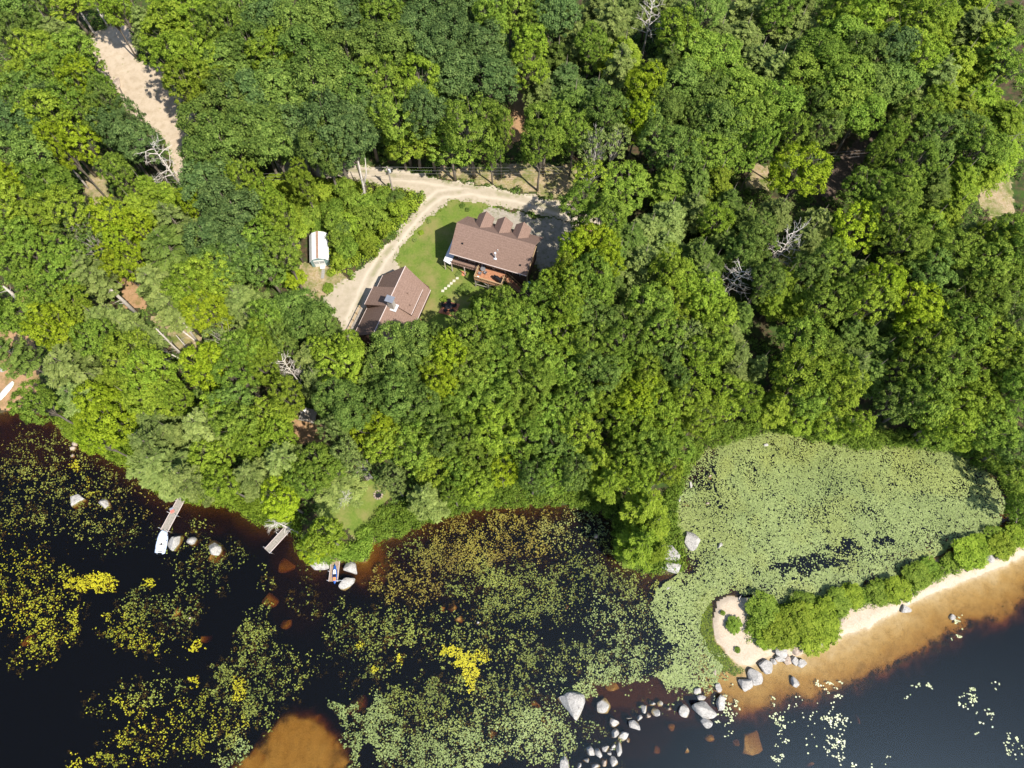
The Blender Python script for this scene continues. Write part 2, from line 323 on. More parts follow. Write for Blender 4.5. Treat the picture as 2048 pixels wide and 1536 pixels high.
# wheel ruts and the weedy middle strip along the drive
RUT = [[at(*p, 3.6)[:2] for p in L_] for L_ in ([(560,335),(700,344),(800,356),(880,366),(960,382),(1040,400),(1140,430),(1240,450)], [(1040,398),(940,385),(880,392),(838,425),(806,464),(765,520),(735,570),(705,640)])]
rd_ = np.minimum(polydist(GX, GY, RUT[0]), polydist(GX, GY, RUT[1])) + (fbm(GX * .7, GY * .7, 201) - .5) * .5
rutw = np.exp(-((rd_ - .85) / .33) ** 2); midw = np.exp(-(rd_ / .38) ** 2) * sstep(.40, .6, fbm(GX * .6, GY * .6, 205))
for nm_ in ('driveway', 'parking_pad'):
    o_ = bpy.data.objects[nm_]; u_ = np.unique(QQ[REGID == ORDER.index(nm_) + 1].ravel())
    for an, ar in (('rut', rutw), ('mid', midw)): q_ = o_.data.attributes.new(an, 'FLOAT', 'POINT'); q_.data.foreach_set('value', ar.ravel()[u_].astype(np.float32))
    _t = gm[nm_].node_tree; _b = _t.nodes['Principled BSDF']; cur = _b.inputs['Base Color'].links[0].from_socket
    for an, colr, k in (('rut', (.62, .55, .45, 1), .55), ('mid', (.24, .24, .12, 1), .6)):
        _a = _t.nodes.new('ShaderNodeAttribute'); _a.attribute_name = an; _m = _t.nodes.new('ShaderNodeMath'); _m.operation = 'MULTIPLY'; _m.inputs[1].default_value = k
        _w = _t.nodes.new('ShaderNodeMix'); _w.data_type = 'RGBA'; _w.inputs[7].default_value = colr; _t.links.new(_a.outputs['Fac'], _m.inputs[0]); _t.links.new(_m.outputs[0], _w.inputs[0]); _t.links.new(cur, _w.inputs[6]); cur = _w.outputs[2]
    _t.links.new(cur, _b.inputs['Base Color'])
bed = patch('lake_bed', [90], gm['lake_bed'])
# sand where the bed is a sandy shelf (off the beach, the bar at the bottom), dark weedy mud elsewhere
_n = (fbm(GX * .6, GY * .6, 77, 5) - .5)
sandw = 1 - sstep(4.5, 8.5, BD + _n * 7)
for bx, by, rx, ry, a in [(600,1500,88,84,1), (560,1570,150,80,1), (1300,1390,190,50,.4), (60,870,100,45,.10), (740,1120,40,45,.5), (1440,1390,60,50,.35)]:
    sandw = np.maximum(sandw, a * sstep(.15, .5, 1 - np.sqrt(((PX0 - bx) / rx) ** 2 + ((PY0 - by) / ry) ** 2) * .7 + _n * .8))
u_ = np.unique(QQ[REGID == 90].ravel()); at_s = bed.data.attributes.new('sand', 'FLOAT', 'POINT'); at_s.data.foreach_set('value', sandw.ravel()[u_].astype(np.float32))
_t = gm['lake_bed'].node_tree; _b = _t.nodes['Principled BSDF']; _src = _b.inputs['Base Color'].links[0].from_socket
_a = _t.nodes.new('ShaderNodeAttribute'); _a.attribute_name = 'sand'; _w = _t.nodes.new('ShaderNodeMix'); _w.data_type = 'RGBA'
_v = _t.nodes.new('ShaderNodeTexNoise'); _v.inputs['Scale'].default_value = 5; _v.inputs['Detail'].default_value = 8; _r = _t.nodes.new('ShaderNodeValToRGB')
_r.color_ramp.elements[0].position = .35; _r.color_ramp.elements[0].color = (.035, .03, .016, 1); _r.color_ramp.elements[1].position = .7; _r.color_ramp.elements[1].color = (.16, .12, .065, 1)
_tc = _t.nodes.new('ShaderNodeTexCoord'); _t.links.new(_tc.outputs['Object'], _v.inputs['Vector']); _t.links.new(_v.outputs['Fac'], _r.inputs[0])
_t.links.new(_a.outputs['Fac'], _w.inputs[0]); _t.links.new(_r.outputs[0], _w.inputs[6]); _t.links.new(_src, _w.inputs[7]); _t.links.new(_w.outputs[2], _b.inputs['Base Color'])

# ------------------------------------------------------------------ water: clear surface over tea-coloured, absorbing water
m = bpy.data.materials.new('lake_water'); m.use_nodes = True; t = m.node_tree; N = t.nodes; L = t.links; N.remove(N['Principled BSDF'])
tr = N.new('ShaderNodeBsdfTransparent'); gl = N.new('ShaderNodeBsdfGlossy'); gl.inputs['Roughness'].default_value = .37; gl.inputs['Color'].default_value = (.40, .60, .86, 1)  # sky blue painted into the gloss colour to tint the reflection
fr = N.new('ShaderNodeFresnel'); fr.inputs['IOR'].default_value = 1.33
tc = N.new('ShaderNodeTexCoord'); nz = N.new('ShaderNodeTexNoise'); nz.inputs['Scale'].default_value = 1.6; nz.inputs['Detail'].default_value = 4
L.new(tc.outputs['Object'], nz.inputs['Vector']); bp = N.new('ShaderNodeBump'); bp.inputs['Strength'].default_value = .12; bp.inputs['Distance'].default_value = .05
L.new(nz.outputs['Fac'], bp.inputs['Height']); L.new(bp.outputs[0], gl.inputs['Normal'])
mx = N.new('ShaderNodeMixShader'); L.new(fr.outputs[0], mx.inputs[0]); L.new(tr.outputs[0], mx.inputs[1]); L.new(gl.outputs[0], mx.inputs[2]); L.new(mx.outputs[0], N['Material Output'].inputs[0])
ab = N.new('ShaderNodeVolumeAbsorption'); ab.inputs['Color'].default_value = (.72, .56, .04, 1); ab.inputs['Density'].default_value = 3.6; sc_ = N.new('ShaderNodeVolumeScatter'); sc_.inputs['Color'].default_value = (.55, .75, 1.0, 1); sc_.inputs['Density'].default_value = .034; sc_.inputs['Anisotropy'].default_value = 0
ad = N.new('ShaderNodeAddShader'); L.new(ab.outputs[0], ad.inputs[0]); L.new(sc_.outputs[0], ad.inputs[1]); L.new(ad.outputs[0], N['Material Output'].inputs['Volume'])
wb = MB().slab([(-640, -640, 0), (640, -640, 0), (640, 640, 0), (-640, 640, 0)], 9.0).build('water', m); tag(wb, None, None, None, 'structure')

# ------------------------------------------------------------------ tree meshes (a few of each kind, shared by the copies)
def quads(C, Nn, S, asp, rs):
    """leaf-like quads at centres C facing roughly Nn"""
    n = len(C); Nn = Nn / (np.linalg.norm(Nn, axis=1, keepdims=True) + 1e-9)
    T = rs.normal(size=(n, 3)); T -= (T * Nn).sum(1, keepdims=True) * Nn; T /= np.linalg.norm(T, axis=1, keepdims=True) + 1e-9
    B = np.cross(Nn, T); a = (S * .5)[:, None]; b = a * (asp[:, None] if hasattr(asp, '__len__') else asp)
    V = np.stack([C - T * a, C - B * b + Nn * a * .15, C + T * a, C + B * b + Nn * a * .15], 1).reshape(-1, 3)
    return V, np.arange(n * 4).reshape(-1, 4)
def clump_crown(seed, Rc, zlo, zhi, ntuft, tsz, nleaf, lsz, lobes=7, fill=1.0, flat=.8, asp=.62):
    rs = np.random.RandomState(seed); cz = zlo + (zhi - zlo) * .42
    # big lobes
    L = []
    for i in range(lobes):
        a = 2 * math.pi * (i + rs.rand() * .7) / lobes; rr = Rc * (.42 + .22 * rs.rand()); zz = cz + (zhi - cz) * (.05 + .45 * rs.rand())
        L.append((rr * math.cos(a), rr * math.sin(a), zz, Rc * (.34 + .16 * rs.rand())))
    for i in range(max(2, lobes // 3)):
        a = rs.rand() * 6.3; rr = Rc * .22 * rs.rand() ** .5 * 2; L.append((rr * math.cos(a), rr * math.sin(a), zhi - Rc * (.42 + .2 * rs.rand()), Rc * (.36 + .12 * rs.rand())))
    for i in range(lobes // 2):
        a = rs.rand() * 6.3; rr = Rc * .5; L.append((rr * math.cos(a), rr * math.sin(a), zlo + (cz - zlo) * .6, Rc * .34))
    L = np.array(L)
    # tufts on lobe surfaces
    li = rs.choice(len(L), ntuft, p=(L[:, 3] ** 2) / (L[:, 3] ** 2).sum())
    d = rs.normal(size=(ntuft, 3)); d[:, 2] = np.abs(d[:, 2]) * 1.0 - .35; d /= np.linalg.norm(d, axis=1, keepdims=True)
    TC = L[li, :3] + d * L[li, 3:4] * np.array([1, 1, .9]) * (.86 + .26 * rs.rand(ntuft, 1))
    ins = np.zeros(ntuft, bool)
    for k in range(len(L)):
        ins |= (np.linalg.norm(TC - L[k, :3], axis=1) < L[k, 3] * .72) & (li != k)
    TC, d = TC[~ins], d[~ins]; nt_ = len(TC)
    ts = tsz * (.6 + .8 * rs.rand(nt_)); tt = np.clip(rs.normal(.5, .16, nt_), 0, 1)
    ti = np.repeat(np.arange(nt_), nleaf); n = len(ti); e = rs.normal(size=(n, 3)); e /= np.linalg.norm(e, axis=1, keepdims=True)
    e[:, 2] = np.where(rs.rand(n) < .75, np.abs(e[:, 2]), e[:, 2])
    rad = ts[ti][:, None] * (rs.rand(n, 1) ** .45)
    C = TC[ti] + e * rad * np.array([1, 1, flat]); Nn = e * 1.0 + d[ti] * .5 + np.array([0, 0, .55]) + rs.normal(size=(n, 3)) * .42
    S = lsz * (.65 + .7 * rs.rand(n)); V, Q = quads(C, Nn, S, asp, rs)
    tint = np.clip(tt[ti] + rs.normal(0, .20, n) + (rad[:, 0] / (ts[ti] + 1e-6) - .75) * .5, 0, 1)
    return V, Q, tint, L
def limb_mesh(seed, Rc, ztop, L, zfork, r0, mat, name='trunk', extra=0):
    rs = random.Random(seed); mb = MB(); lx, ly = rs.uniform(-.3, .3), rs.uniform(-.3, .3)
    mb.tube([(0, 0, -.4), (lx * .2, ly * .2, zfork * .5), (lx, ly, zfork), (lx * 1.3, ly * 1.2, ztop * .86)], [r0 * 1.25, r0, r0 * .78, r0 * .18], 8)
    for x, y, z, r in L:
        z0 = min(zfork * rs.uniform(.8, 1.2), z - 1); p0 = (lx * z0 / zfork, ly * z0 / zfork, z0); md = (x * .5, y * .5, z0 + (z - z0) * .6)
        mb.tube([p0, md, (x, y, z + r * .3)], [r0 * .42, r0 * .28, r0 * .08], 5, cap=False)
        for k in range(2 + extra):
            a = rs.uniform(0, 6.3); q = (x + math.cos(a) * r * .85, y + math.sin(a) * r * .85, z + r * rs.uniform(.2, .8)); mb.tube([md, ((md[0] + q[0]) / 2, (md[1] + q[1]) / 2, (md[2] + q[2]) / 2 + .3), q], [r0 * .2, r0 * .13, r0 * .04], 4, cap=False)
    return mb.mesh(name, mat, True)
def whorl_crown(seed, Rc, zlo, zhi, step, nb, pw, ragged, tuft, tw, dens, droop=.0, up=.12, gap=.25, wf=.62):
    """conifer: whorled boughs carrying flat sprays of needle tufts"""
    rs = np.random.RandomState(seed); C = []; Nn = []; S = []; T = []; D = []; br = []
    z = zlo; lay = 0
    while z < zhi - .3:
        f = (z - zlo) / (zhi - zlo); Rl = Rc * max(.08, (1 - f ** pw)) * (.78 + .3 * rs.rand()); a0 = rs.rand() * 6.3; k = nb if f < .8 else max(4, nb - 2)
        for j in range(k):
            if rs.rand() < .08: continue
            a = a0 + 2 * math.pi * (j + (rs.rand() - .5) * .6) / k; ln = Rl * (1 - ragged * rs.rand()); dx, dy = math.cos(a), math.sin(a)
            zz = z + rs.uniform(-.25, .25) * step; br.append(((0, 0, zz), (dx * ln, dy * ln, zz + ln * (up - droop))))
            tb = np.clip(rs.normal(.5, .13), 0, 1); nt_ = int(dens * ln) + 3
            s = rs.rand(nt_) ** .75 * (1 - gap) + gap; wdt = (.10 + .30 * np.sin(np.clip(s, 0, 1) * math.pi * .86)) * ln * wf + .08
            lat = (rs.rand(nt_) * 2 - 1) * wdt
            x = dx * s * ln - dy * lat; y = dy * s * ln + dx * lat; h = zz + s * ln * (up - droop * s) + rs.normal(0, .07, nt_) - np.abs(lat) * .12
            C.append(np.stack([x, y, h], 1)); di = np.stack([dx + (-dy) * lat / (wdt + .01) * .9, dy + dx * lat / (wdt + .01) * .9, np.full(nt_, .25)], 1); D.append(di)
            Nn.append(np.stack([dx * .25 + rs.normal(0, .3, nt_), dy * .25 + rs.normal(0, .3, nt_), np.ones(nt_)], 1)); T.append(np.clip(tb + rs.normal(0, .16, nt_) + (s - .62) * .6, 0, 1))
        z += step * (.8 + .4 * rs.rand()) * (1 - .35 * f)
    C = np.concatenate(C); Nn = np.concatenate(Nn); D = np.concatenate(D); T = np.concatenate(T)
    k = 2; C = np.repeat(C, k, 0) + rs.normal(0, .05, (len(C) * k, 3)); Nn = np.repeat(Nn, k, 0) + rs.normal(0, .25, (len(C), 3)); D = np.repeat(D, k, 0) + rs.normal(0, .45, (len(C), 3)); T = np.repeat(T, k)
    Nn /= np.linalg.norm(Nn, axis=1, keepdims=True); D -= (D * Nn).sum(1, keepdims=True) * Nn; D /= np.linalg.norm(D, axis=1, keepdims=True) + 1e-9; B = np.cross(Nn, D)
    n = len(C); a = (tuft * (.6 + .8 * rs.rand(n)) * .5)[:, None]; b = (tw * (.7 + .6 * rs.rand(n)) * .5)[:, None]
    V = np.stack([C - D * a, C - B * b, C + D * a, C + B * b], 1).reshape(-1, 3)
    return V, np.arange(n * 4).reshape(-1, 4), T, br
def conifer_trunk(zhi, r0, br, mat):
    mb = MB(); mb.tube([(0, 0, -.4), (0, 0, zhi * .5), (.05, .05, zhi - .3)], [r0 * 1.2, r0 * .75, r0 * .08], 8)
    for a, b in br: mb.tube([a, ((a[0] + b[0]) / 2, (a[1] + b[1]) / 2, (a[2] + b[2]) / 2 + .05), b], [r0 * .2, r0 * .13, .012], 4, cap=False)
    return mb.mesh('trunk', mat, True)
def bare_mesh(seed, Rc, h, r0, mat, n1=14, spread=.5, lo=.45):
    rs = random.Random(seed); mb = MB(); mb.tube([(0, 0, -.4), (.1, .05, h * .5), (.2, -.1, h)], [r0 * 1.2, r0 * .8, r0 * .12], 8)
    def grow(p, d, ln, r, lv):
        pts = [p]; q = Vector(p); dd = Vector(d)
        for i in range(4):
            dd = (dd + Vector((rs.gauss(0, .16), rs.gauss(0, .16), rs.gauss(0, .12)))).normalized(); q = q + dd * ln / 4; pts.append(tuple(q))
            if lv < 3 and i >= 1:
                for _ in range(rs.choice([1, 1, 2])):
                    e = (dd + Vector((rs.gauss(0, .6), rs.gauss(0, .6), rs.gauss(0, .4)))).normalized(); grow(tuple(q), e, ln * rs.uniform(.35, .6), r * .5, lv + 1)
        mb.tube(pts, [r, r * .8, r * .6, r * .4, r * .15], 4 if lv > 1 else 5, cap=False)
    for i in range(n1):
        a = 2.399 * i + rs.uniform(-.4, .4); z = h * (lo + (1 - lo) * (i + .5) / n1); f = (z / h - lo) / (1 - lo)
        grow((.2 * z / h, -.1 * z / h, z), (math.cos(a), math.sin(a), spread), Rc * (1.05 - .5 * f) * rs.uniform(.7, 1.1) / 1.15, r0 * .38, 1)
    return mb.mesh('dead_tree', mat, True)

PROTO = {}
def proto(kind, cm, tm, R0, H0): PROTO.setdefault(kind, []).append((cm, tm, R0, H0))
for i in range(5):      # rounded broadleaf crowns with many knobbly tufts
    V, Q, T, L_ = clump_crown(100 + i, 4.0, 6.2, 15.0, 380, .60, 48, .29, lobes=7 + i % 3)
    proto('o', npmesh('crown', V, Q, LEAF[1], T), limb_mesh(i, 4, 15, L_, 6.0, .27, M['bark']), 4.0, 15.0)
for i in range(4):      # looser, leafier broadleaf crowns
    V, Q, T, L_ = clump_crown(200 + i, 4.0, 5.4, 14.5, 440, .46, 40, .29, lobes=8 + i % 4, flat=.6, asp=.5)
    proto('m', npmesh('crown', V, Q, LEAF[2], T), limb_mesh(20 + i, 4, 14.5, L_, 5.2, .24, M['bark']), 4.0, 14.5)
for i in range(3):      # thin crowns with pale limbs
    V, Q, T, L_ = clump_crown(300 + i, 3.0, 5.5, 12.0, 170, .34, 22, .26, lobes=7, flat=.6)
    proto('s', npmesh('crown', V, Q, LEAF[4], T), limb_mesh(40 + i, 3, 12, L_, 5.0, .16, M['bark_pale'], extra=2), 3.0, 12.0)
for i in range(3):      # young bushy trees
    V, Q, T, L_ = clump_crown(400 + i, 2.2, .5, 5.5, 190, .42, 46, .24, lobes=6, flat=.8)
    proto('y', npmesh('crown', V, Q, LEAF[2], T), limb_mesh(60 + i, 2.2, 5.5, L_, 1.4, .08, M['bark']), 2.2, 5.5)
for i in range(3):      # white pines
    V, Q, T, br = whorl_crown(500 + i, 5.0, 6.0, 16.2, 1.25, 8, 2.4, .38, .50, .15, 34, droop=.03, up=.20, gap=.2, wf=.46)
    proto('p', npmesh('crown', V, Q, LEAF[4], T), conifer_trunk(17, .27, br, M['bark']), 4.4, 17.0)
for i in range(3):      # soft conifers
    V, Q, T, br = whorl_crown(600 + i, 4.6, 5.0, 13.2, .80, 10, 2.6, .42, .40, .13, 32, droop=.10, up=.18, gap=.1, wf=.50)
    proto('h', npmesh('crown', V, Q, LEAF[4], T), conifer_trunk(15.5, .22, br, M['bark']), 3.9, 15.5)
for i in range(3):
    PROTO.setdefault('d', []).append((bare_mesh(700 + i, 4.0, 12, .22, M['dead'], n1=20), None, 4.0, 12.0))

# ------------------------------------------------------------------ trees read off the photo: crown centre (px), crown radius (px), kind + colour
TREES = """
40 30 50 h1,20 75 45 m1,100 50 45 h4,72 105 50 m3,150 105 45 m2,28 140 42 h3,60 190 45 m1,110 152 45 m2,165 165 38 m5,205 112 22 s4,100 210 40 o0,30 225 45 m1,150 208 40 m2,205 180 28 m2,88 235 48 m3,30 262 55 o0,160 282 34 m5,58 312 52 o1,216 215 30 m1,226 260 36 o0,28 370 35 m5,96 372 50 m2,235 345 30 m2,285 290 40 o0,200 235 30 m2,130 0 50 m3,15 5 50 o1
278 28 36 h4,292 85 30 s4,335 55 50 m3,390 38 50 m3,345 118 48 m3,365 175 40 m3,402 110 50 m3,440 60 50 m2,482 30 50 o1,452 130 50 o1,500 98 50 m1,425 175 50 m3,412 240 50 o1,470 210 60 o1,456 290 60 o1,412 325 50 o1,420 375 55 o0,350 10 50 m3,430 5 45 m2
540 40 50 o0,590 62 50 o1,642 38 50 o1,545 112 52 m3,622 122 60 o1,690 48 55 o0,700 112 55 o1,762 30 50 m2,772 92 55 o1,842 60 55 o0,902 80 55 o0,862 122 50 o0,922 28 45 o0,982 40 40 m2,962 100 55 o0,560 190 65 o1,640 182 60 o1,702 190 60 o1,762 160 50 m2,838 168 50 m3,905 150 55 o0,982 160 58 o0,590 258 60 o0,660 258 66 o0,730 230 50 o0,800 228 58 m2,852 230 45 o0,940 248 62 m2,828 272 56 m3,902 288 48 m2,548 305 50 o1,640 305 46 o1,700 282 55 o0,510 262 56 o1,505 200 50 o0,800 285 35 m2,560 0 55 o1,660 0 50 o1,760 -5 50 o0,860 5 50 o0,950 -5 50 o0
1040 20 38 m2,1070 45 35 m2,1112 28 45 o0,1060 92 35 m3,1150 60 45 h4,1222 38 55 p4,1250 92 50 h3,1182 92 35 m2,1118 100 45 h1,1080 150 40 h4,1240 125 45 p4,1348 60 45 m3,1360 15 40 h4,1402 30 45 m1,1442 60 50 h4,1492 58 50 h4,1522 105 50 h4,1382 92 55 m2,1424 122 60 o2,1338 122 45 p1,1290 180 48 m5,1276 236 36 m5,1370 170 50 o1,1422 190 55 o1,1480 190 60 o2,1490 242 55 o2,1442 250 50 o1,1195 172 45 h0,1150 190 50 h1,1060 130 38 m3,1132 140 45 h0,1212 222 45 m1,1166 232 40 h1,1092 252 50 m2,1080 288 38 m2,1150 262 35 m2,1190 300 35 s4,1230 282 35 s4,1250 322 40 m2,1322 282 45 m1,1360 302 50 m1,1420 310 50 m2,1342 350 45 h2,1480 300 42 m2,1402 350 45 h1,1440 345 42 h3,1252 372 55 m2,1180 350 38 s3,1300 235 40 o1,1330 220 40 o1,1100 0 50 o1,1200 0 45 h4,1260 0 40 h4,1420 -10 50 h4,1500 0 50 h4
1560 20 40 m2,1602 40 50 h4,1590 92 38 h4,1560 122 50 h4,1682 48 45 m3,1722 30 45 m3,1690 82 55 o2,1642 112 50 o2,1730 112 50 o1,1788 102 45 o0,1812 58 58 m3,1852 38 50 m3,1902 20 45 h3,1840 112 45 m3,1962 30 45 h4,2002 60 50 h3,2030 20 40 h1,1622 152 55 o2,1690 160 60 o2,1750 172 48 o1,1688 215 50 o2,1720 232 42 o2,1648 262 36 m1,1600 345 60 m5,1790 160 48 o1,1830 190 42 h4,1880 142 48 p4,1890 182 45 h3,1930 110 50 h3,1982 112 50 h3,2022 122 50 m2,1972 182 60 h3,2022 222 60 h3,1932 202 50 h3,1832 240 46 m2,1870 280 50 m1,1920 262 45 m1,1962 292 50 m2,2012 292 55 h3,1826 330 46 m2,1742 376 48 m2,1880 352 46 h1,1932 342 48 h3,1990 320 44 h3,1800 385 40 m2,1680 0 45 m2,1780 0 50 m3,1860 0 40 m2,1960 -5 45 h3,1560 210 40 o2
30 412 45 m3,82 432 42 m3,132 420 42 m3,50 470 38 m2,158 452 45 s1,190 492 42 s1,55 505 34 m2,140 510 34 m2,222 440 40 m5,242 480 30 m5,265 402 36 h3,328 486 62 p1,340 432 42 p4,300 560 48 p4,390 408 28 m5,430 472 60 o0,466 416 58 o0,484 500 48 o0,120 556 46 m2,178 540 45 p4,208 580 40 h4,92 595 38 m2,130 622 52 m3,102 655 46 m5,64 622 40 m2,186 628 40 h4,262 528 28 m5,340 610 45 p4,382 580 50 m3,410 625 42 m5,424 548 45 m3,450 530 46 m1,472 590 44 h4,500 640 40 h4,130 732 72 p4,190 680 42 m2,262 716 58 m3,8 700 36 p1,412 730 46 m5,472 745 44 m2,452 676 38 s4,500 700 38 m2,470 700 30 m2,300 790 50 m3,12 590 30 m2,20 640 36 m2,250 655 30 h4
530 402 38 m3,562 442 38 m3,600 402 26 y3,642 384 24 y3,668 420 24 y2,702 400 20 y2,762 402 24 y2,792 402 22 y1,528 470 45 m2,522 525 42 m1,562 505 36 m2,590 470 26 y3,572 545 26 y2,594 560 22 y5,684 462 24 y1,698 500 24 y2,722 440 26 y2,732 480 22 y3,752 440 22 y2,668 486 24 y2,800 420 20 y3,700 452 24 y3,610 440 24 y3,640 455 22 y2,672 446 22 y2,680 520 18 y3,730 410 24 y2,580 400 28 y3,690 380 22 y2,620 430 24 y2,560 370 28 y3,590 430 22 y3,740 500 16 y3,770 460 14 y3,540 545 24 y2,585 510 18 y2,582 622 52 o1,622 642 48 o1,648 660 32 m1,536 640 38 m2,528 682 40 m3,562 680 30 m1,620 700 46 h4,610 745 45 h4,682 722 46 m3,650 700 28 m3,700 690 26 m3,790 705 58 o1,838 692 44 o1,750 745 48 h1,800 772 54 m1,872 722 42 m3,900 706 40 m5,880 770 40 m5,952 684 44 m2,922 645 24 m1,978 636 40 m2,1010 615 36 m2,990 700 50 m2,940 742 50 m2,1000 762 50 m2,870 680 26 m1,960 608 22 y2,985 600 22 y2
1172 410 48 m2,1212 440 40 m2,1150 502 38 m5,1180 490 44 m5,1212 522 38 m5,1262 470 55 h1,1240 502 42 h1,1128 545 30 m3,1098 570 26 m3,1180 552 48 m2,1230 562 35 h1,1302 450 55 h4,1290 512 48 h4,1342 420 50 h4,1392 402 40 h4,1332 480 50 h4,1402 500 48 h1,1410 545 48 h4,1432 440 35 m3,1450 472 40 h1,1340 542 42 m3,1362 565 46 m3,1300 612 48 m2,1412 600 48 m3,1432 632 42 m3,1120 622 38 m3,1076 598 38 m2,1060 650 52 m2,1122 672 48 m3,1162 622 36 m1,1200 642 46 m1,1182 692 48 m2,1262 645 46 m1,1250 692 48 m2,1130 730 52 m2,1080 722 45 m2,1060 762 48 m2,1200 752 48 m1,1242 742 40 m2,1370 682 42 s4,1330 662 42 m2,1322 720 42 m1,1402 722 48 m3,1422 690 45 m2,1460 662 46 h4,1480 702 42 h4,1470 742 45 h4,1290 762 44 m3,1512 560 35 m1,1500 622 34 h1,1492 430 42 h1,1522 480 44 m1,1482 512 36 m1,1200 590 30 m2,1430 520 34 h1
1562 412 42 h4,1642 432 44 h4,1612 470 38 h4,1712 455 52 m5,1572 530 48 h3,1620 542 44 m1,1662 520 38 m2,1682 545 34 h4,1606 590 38 h3,1652 602 46 m2,1762 560 38 m5,1742 600 44 m3,1830 612 52 m5,1842 652 48 m5,1850 692 48 m3,1790 622 42 h4,1800 662 38 h1,1770 692 46 h1,1722 722 46 h4,1590 672 52 m2,1632 702 48 m2,1600 742 58 m3,1662 742 44 m3,1752 742 46 h1,1690 590 38 m2,1780 432 44 m2,1802 482 48 m2,1850 482 56 m2,1902 502 48 m2,1870 435 46 h3,1912 412 38 h3,1950 462 38 h4,1988 478 42 m3,2010 462 36 m2,2032 502 48 m2,1972 532 48 m2,2012 572 52 m2,1940 542 46 h4,1860 552 48 m1,1902 592 42 h4,1962 602 48 m2,2022 642 48 m1,1922 652 52 m2,1982 682 56 m3,2032 722 52 m2,1902 732 48 m2,1852 742 36 m2,1952 752 52 m3,1820 740 40 m2,1710 650 40 h1,1740 660 34 h1
66 800 42 m2,150 792 42 p4,212 826 62 m5,254 788 52 h3,310 752 56 m3,296 832 46 h4,318 928 72 p4,292 885 48 p4,372 955 46 p4,402 850 56 p4,442 826 46 m3,482 852 46 m2,422 918 44 m3,442 966 36 m3,470 800 38 m1,500 948 46 p4,502 880 40 m3,190 880 30 m5,60 770 30 m2
545 830 42 m3,562 918 54 p4,560 995 42 m5,590 955 34 m2,630 905 44 m2,610 960 34 m2,690 985 52 p4,702 818 50 o1,670 800 40 m1,732 866 46 m5,772 890 42 m3,722 928 32 s4,800 802 48 m1,842 812 48 m1,852 858 52 m2,830 902 48 m2,890 880 48 m1,870 930 42 m3,850 992 42 p4,912 830 48 m2,952 802 52 m2,1002 802 48 m2,982 860 52 m3,932 890 40 m2,962 922 46 m2,1006 942 34 m5,952 970 40 m3,920 945 36 m2,648 1072 38 m3,628 1095 30 m5,905 985 26 m2
1052 802 48 m2,1092 842 52 m2,1150 802 48 m2,1042 882 48 m2,1110 902 48 m1,1162 870 44 m3,1222 792 48 m3,1272 802 48 m5,1312 822 48 m3,1262 852 48 m3,1340 860 46 h3,1372 802 44 m3,1402 832 40 m3,1452 792 42 m3,1490 800 36 m3,1200 920 46 p3,1222 958 42 p3,1262 912 46 m2,1302 902 46 m2,1350 900 38 m2,1292 1012 48 p3,1288 1080 46 p3,1312 1044 40 h3,1330 942 34 m3,1070 952 34 m1,1110 950 38 m2,1150 945 36 m1,1250 940 30 m3,1280 955 30 m3,1262 1102 30 h2,1320 1095 26 h3
1622 785 48 m2,1680 780 48 m3,1600 840 32 m3,1660 848 36 m3,1720 846 28 m3,1560 800 38 h3,1852 790 56 m2,1902 830 52 m3,1952 800 56 m3,1982 850 46 m2,1870 862 38 m2,1920 880 30 m3,2032 782 48 m2,2035 890 44 m1,2038 950 36 m2,1800 800 42 m1,1762 800 40 h1,2045 1010 30 m2,2000 905 26 m2
"""
TL = []
for ln in TREES.strip().splitlines():
    for it in ln.split(','):
        a = it.split(); TL.append([float(a[0]), float(a[1]), float(a[2]), a[3][0], int(a[3][1])])
FORB = [p for n in ('driveway', 'parking_pad', 'lawn', 'clearing') for p in REG[n]]
BUILD = [[(600,455),(665,455),(670,540),(610,545)], [(640,690),(700,560),(790,510),(880,570),(860,690),(760,720)], [(870,560),(900,400),(1100,450),(1090,600)]]
def blocked(x, y):
    if grid_at(SD, x, y) < .5: return True
    px, py = proj(x, y, hgt(x, y))
    return any(bool(inpoly(np.array([px]), np.array([py]), p)[0]) for p in FORB + BUILD)
def base_height(px, py, kind):
    if kind == 'y': return R.uniform(4, 6)
    h = 15.5 + 2.5 * (1 - sstep(350, 500, py)) * (1 - sstep(900, 1100, px))
    if kind == 'p': h += .6
    if kind == 'h': h -= 1.5
    if kind == 's': h -= 1
    return float(h) * R.uniform(.9, 1.12)
GROUPS = {'o': ('oak_tree', 'tree', 'rounded leafy trees of the lakeside wood'), 'm': ('maple_tree', 'tree', 'loose leafy trees of the lakeside wood'),
          's': ('thin_crowned_tree', 'tree', 'thin crowned trees of the wood'), 'y': ('young_tree', 'young tree', 'young trees and tall bushes beside the drive'),
          'p': ('pine_tree', 'pine tree', 'pines of the lakeside wood'), 'h': ('conifer_tree', 'conifer', 'soft needled conifers of the wood'), 'd': ('dead_tree', 'dead tree', 'bare dead trees')}
CW = {0: 'dark blue-green', 1: 'dark green', 2: 'fresh green', 3: 'yellow-green', 4: 'soft grey-green', 5: 'bright lime-green'}
KW = {'o': 'rounded leafy tree', 'm': 'loose leafy tree', 's': 'thin-crowned tree', 'y': 'young bushy tree', 'p': 'feathery pine', 'h': 'soft-needled conifer', 'd': 'bare dead tree'}
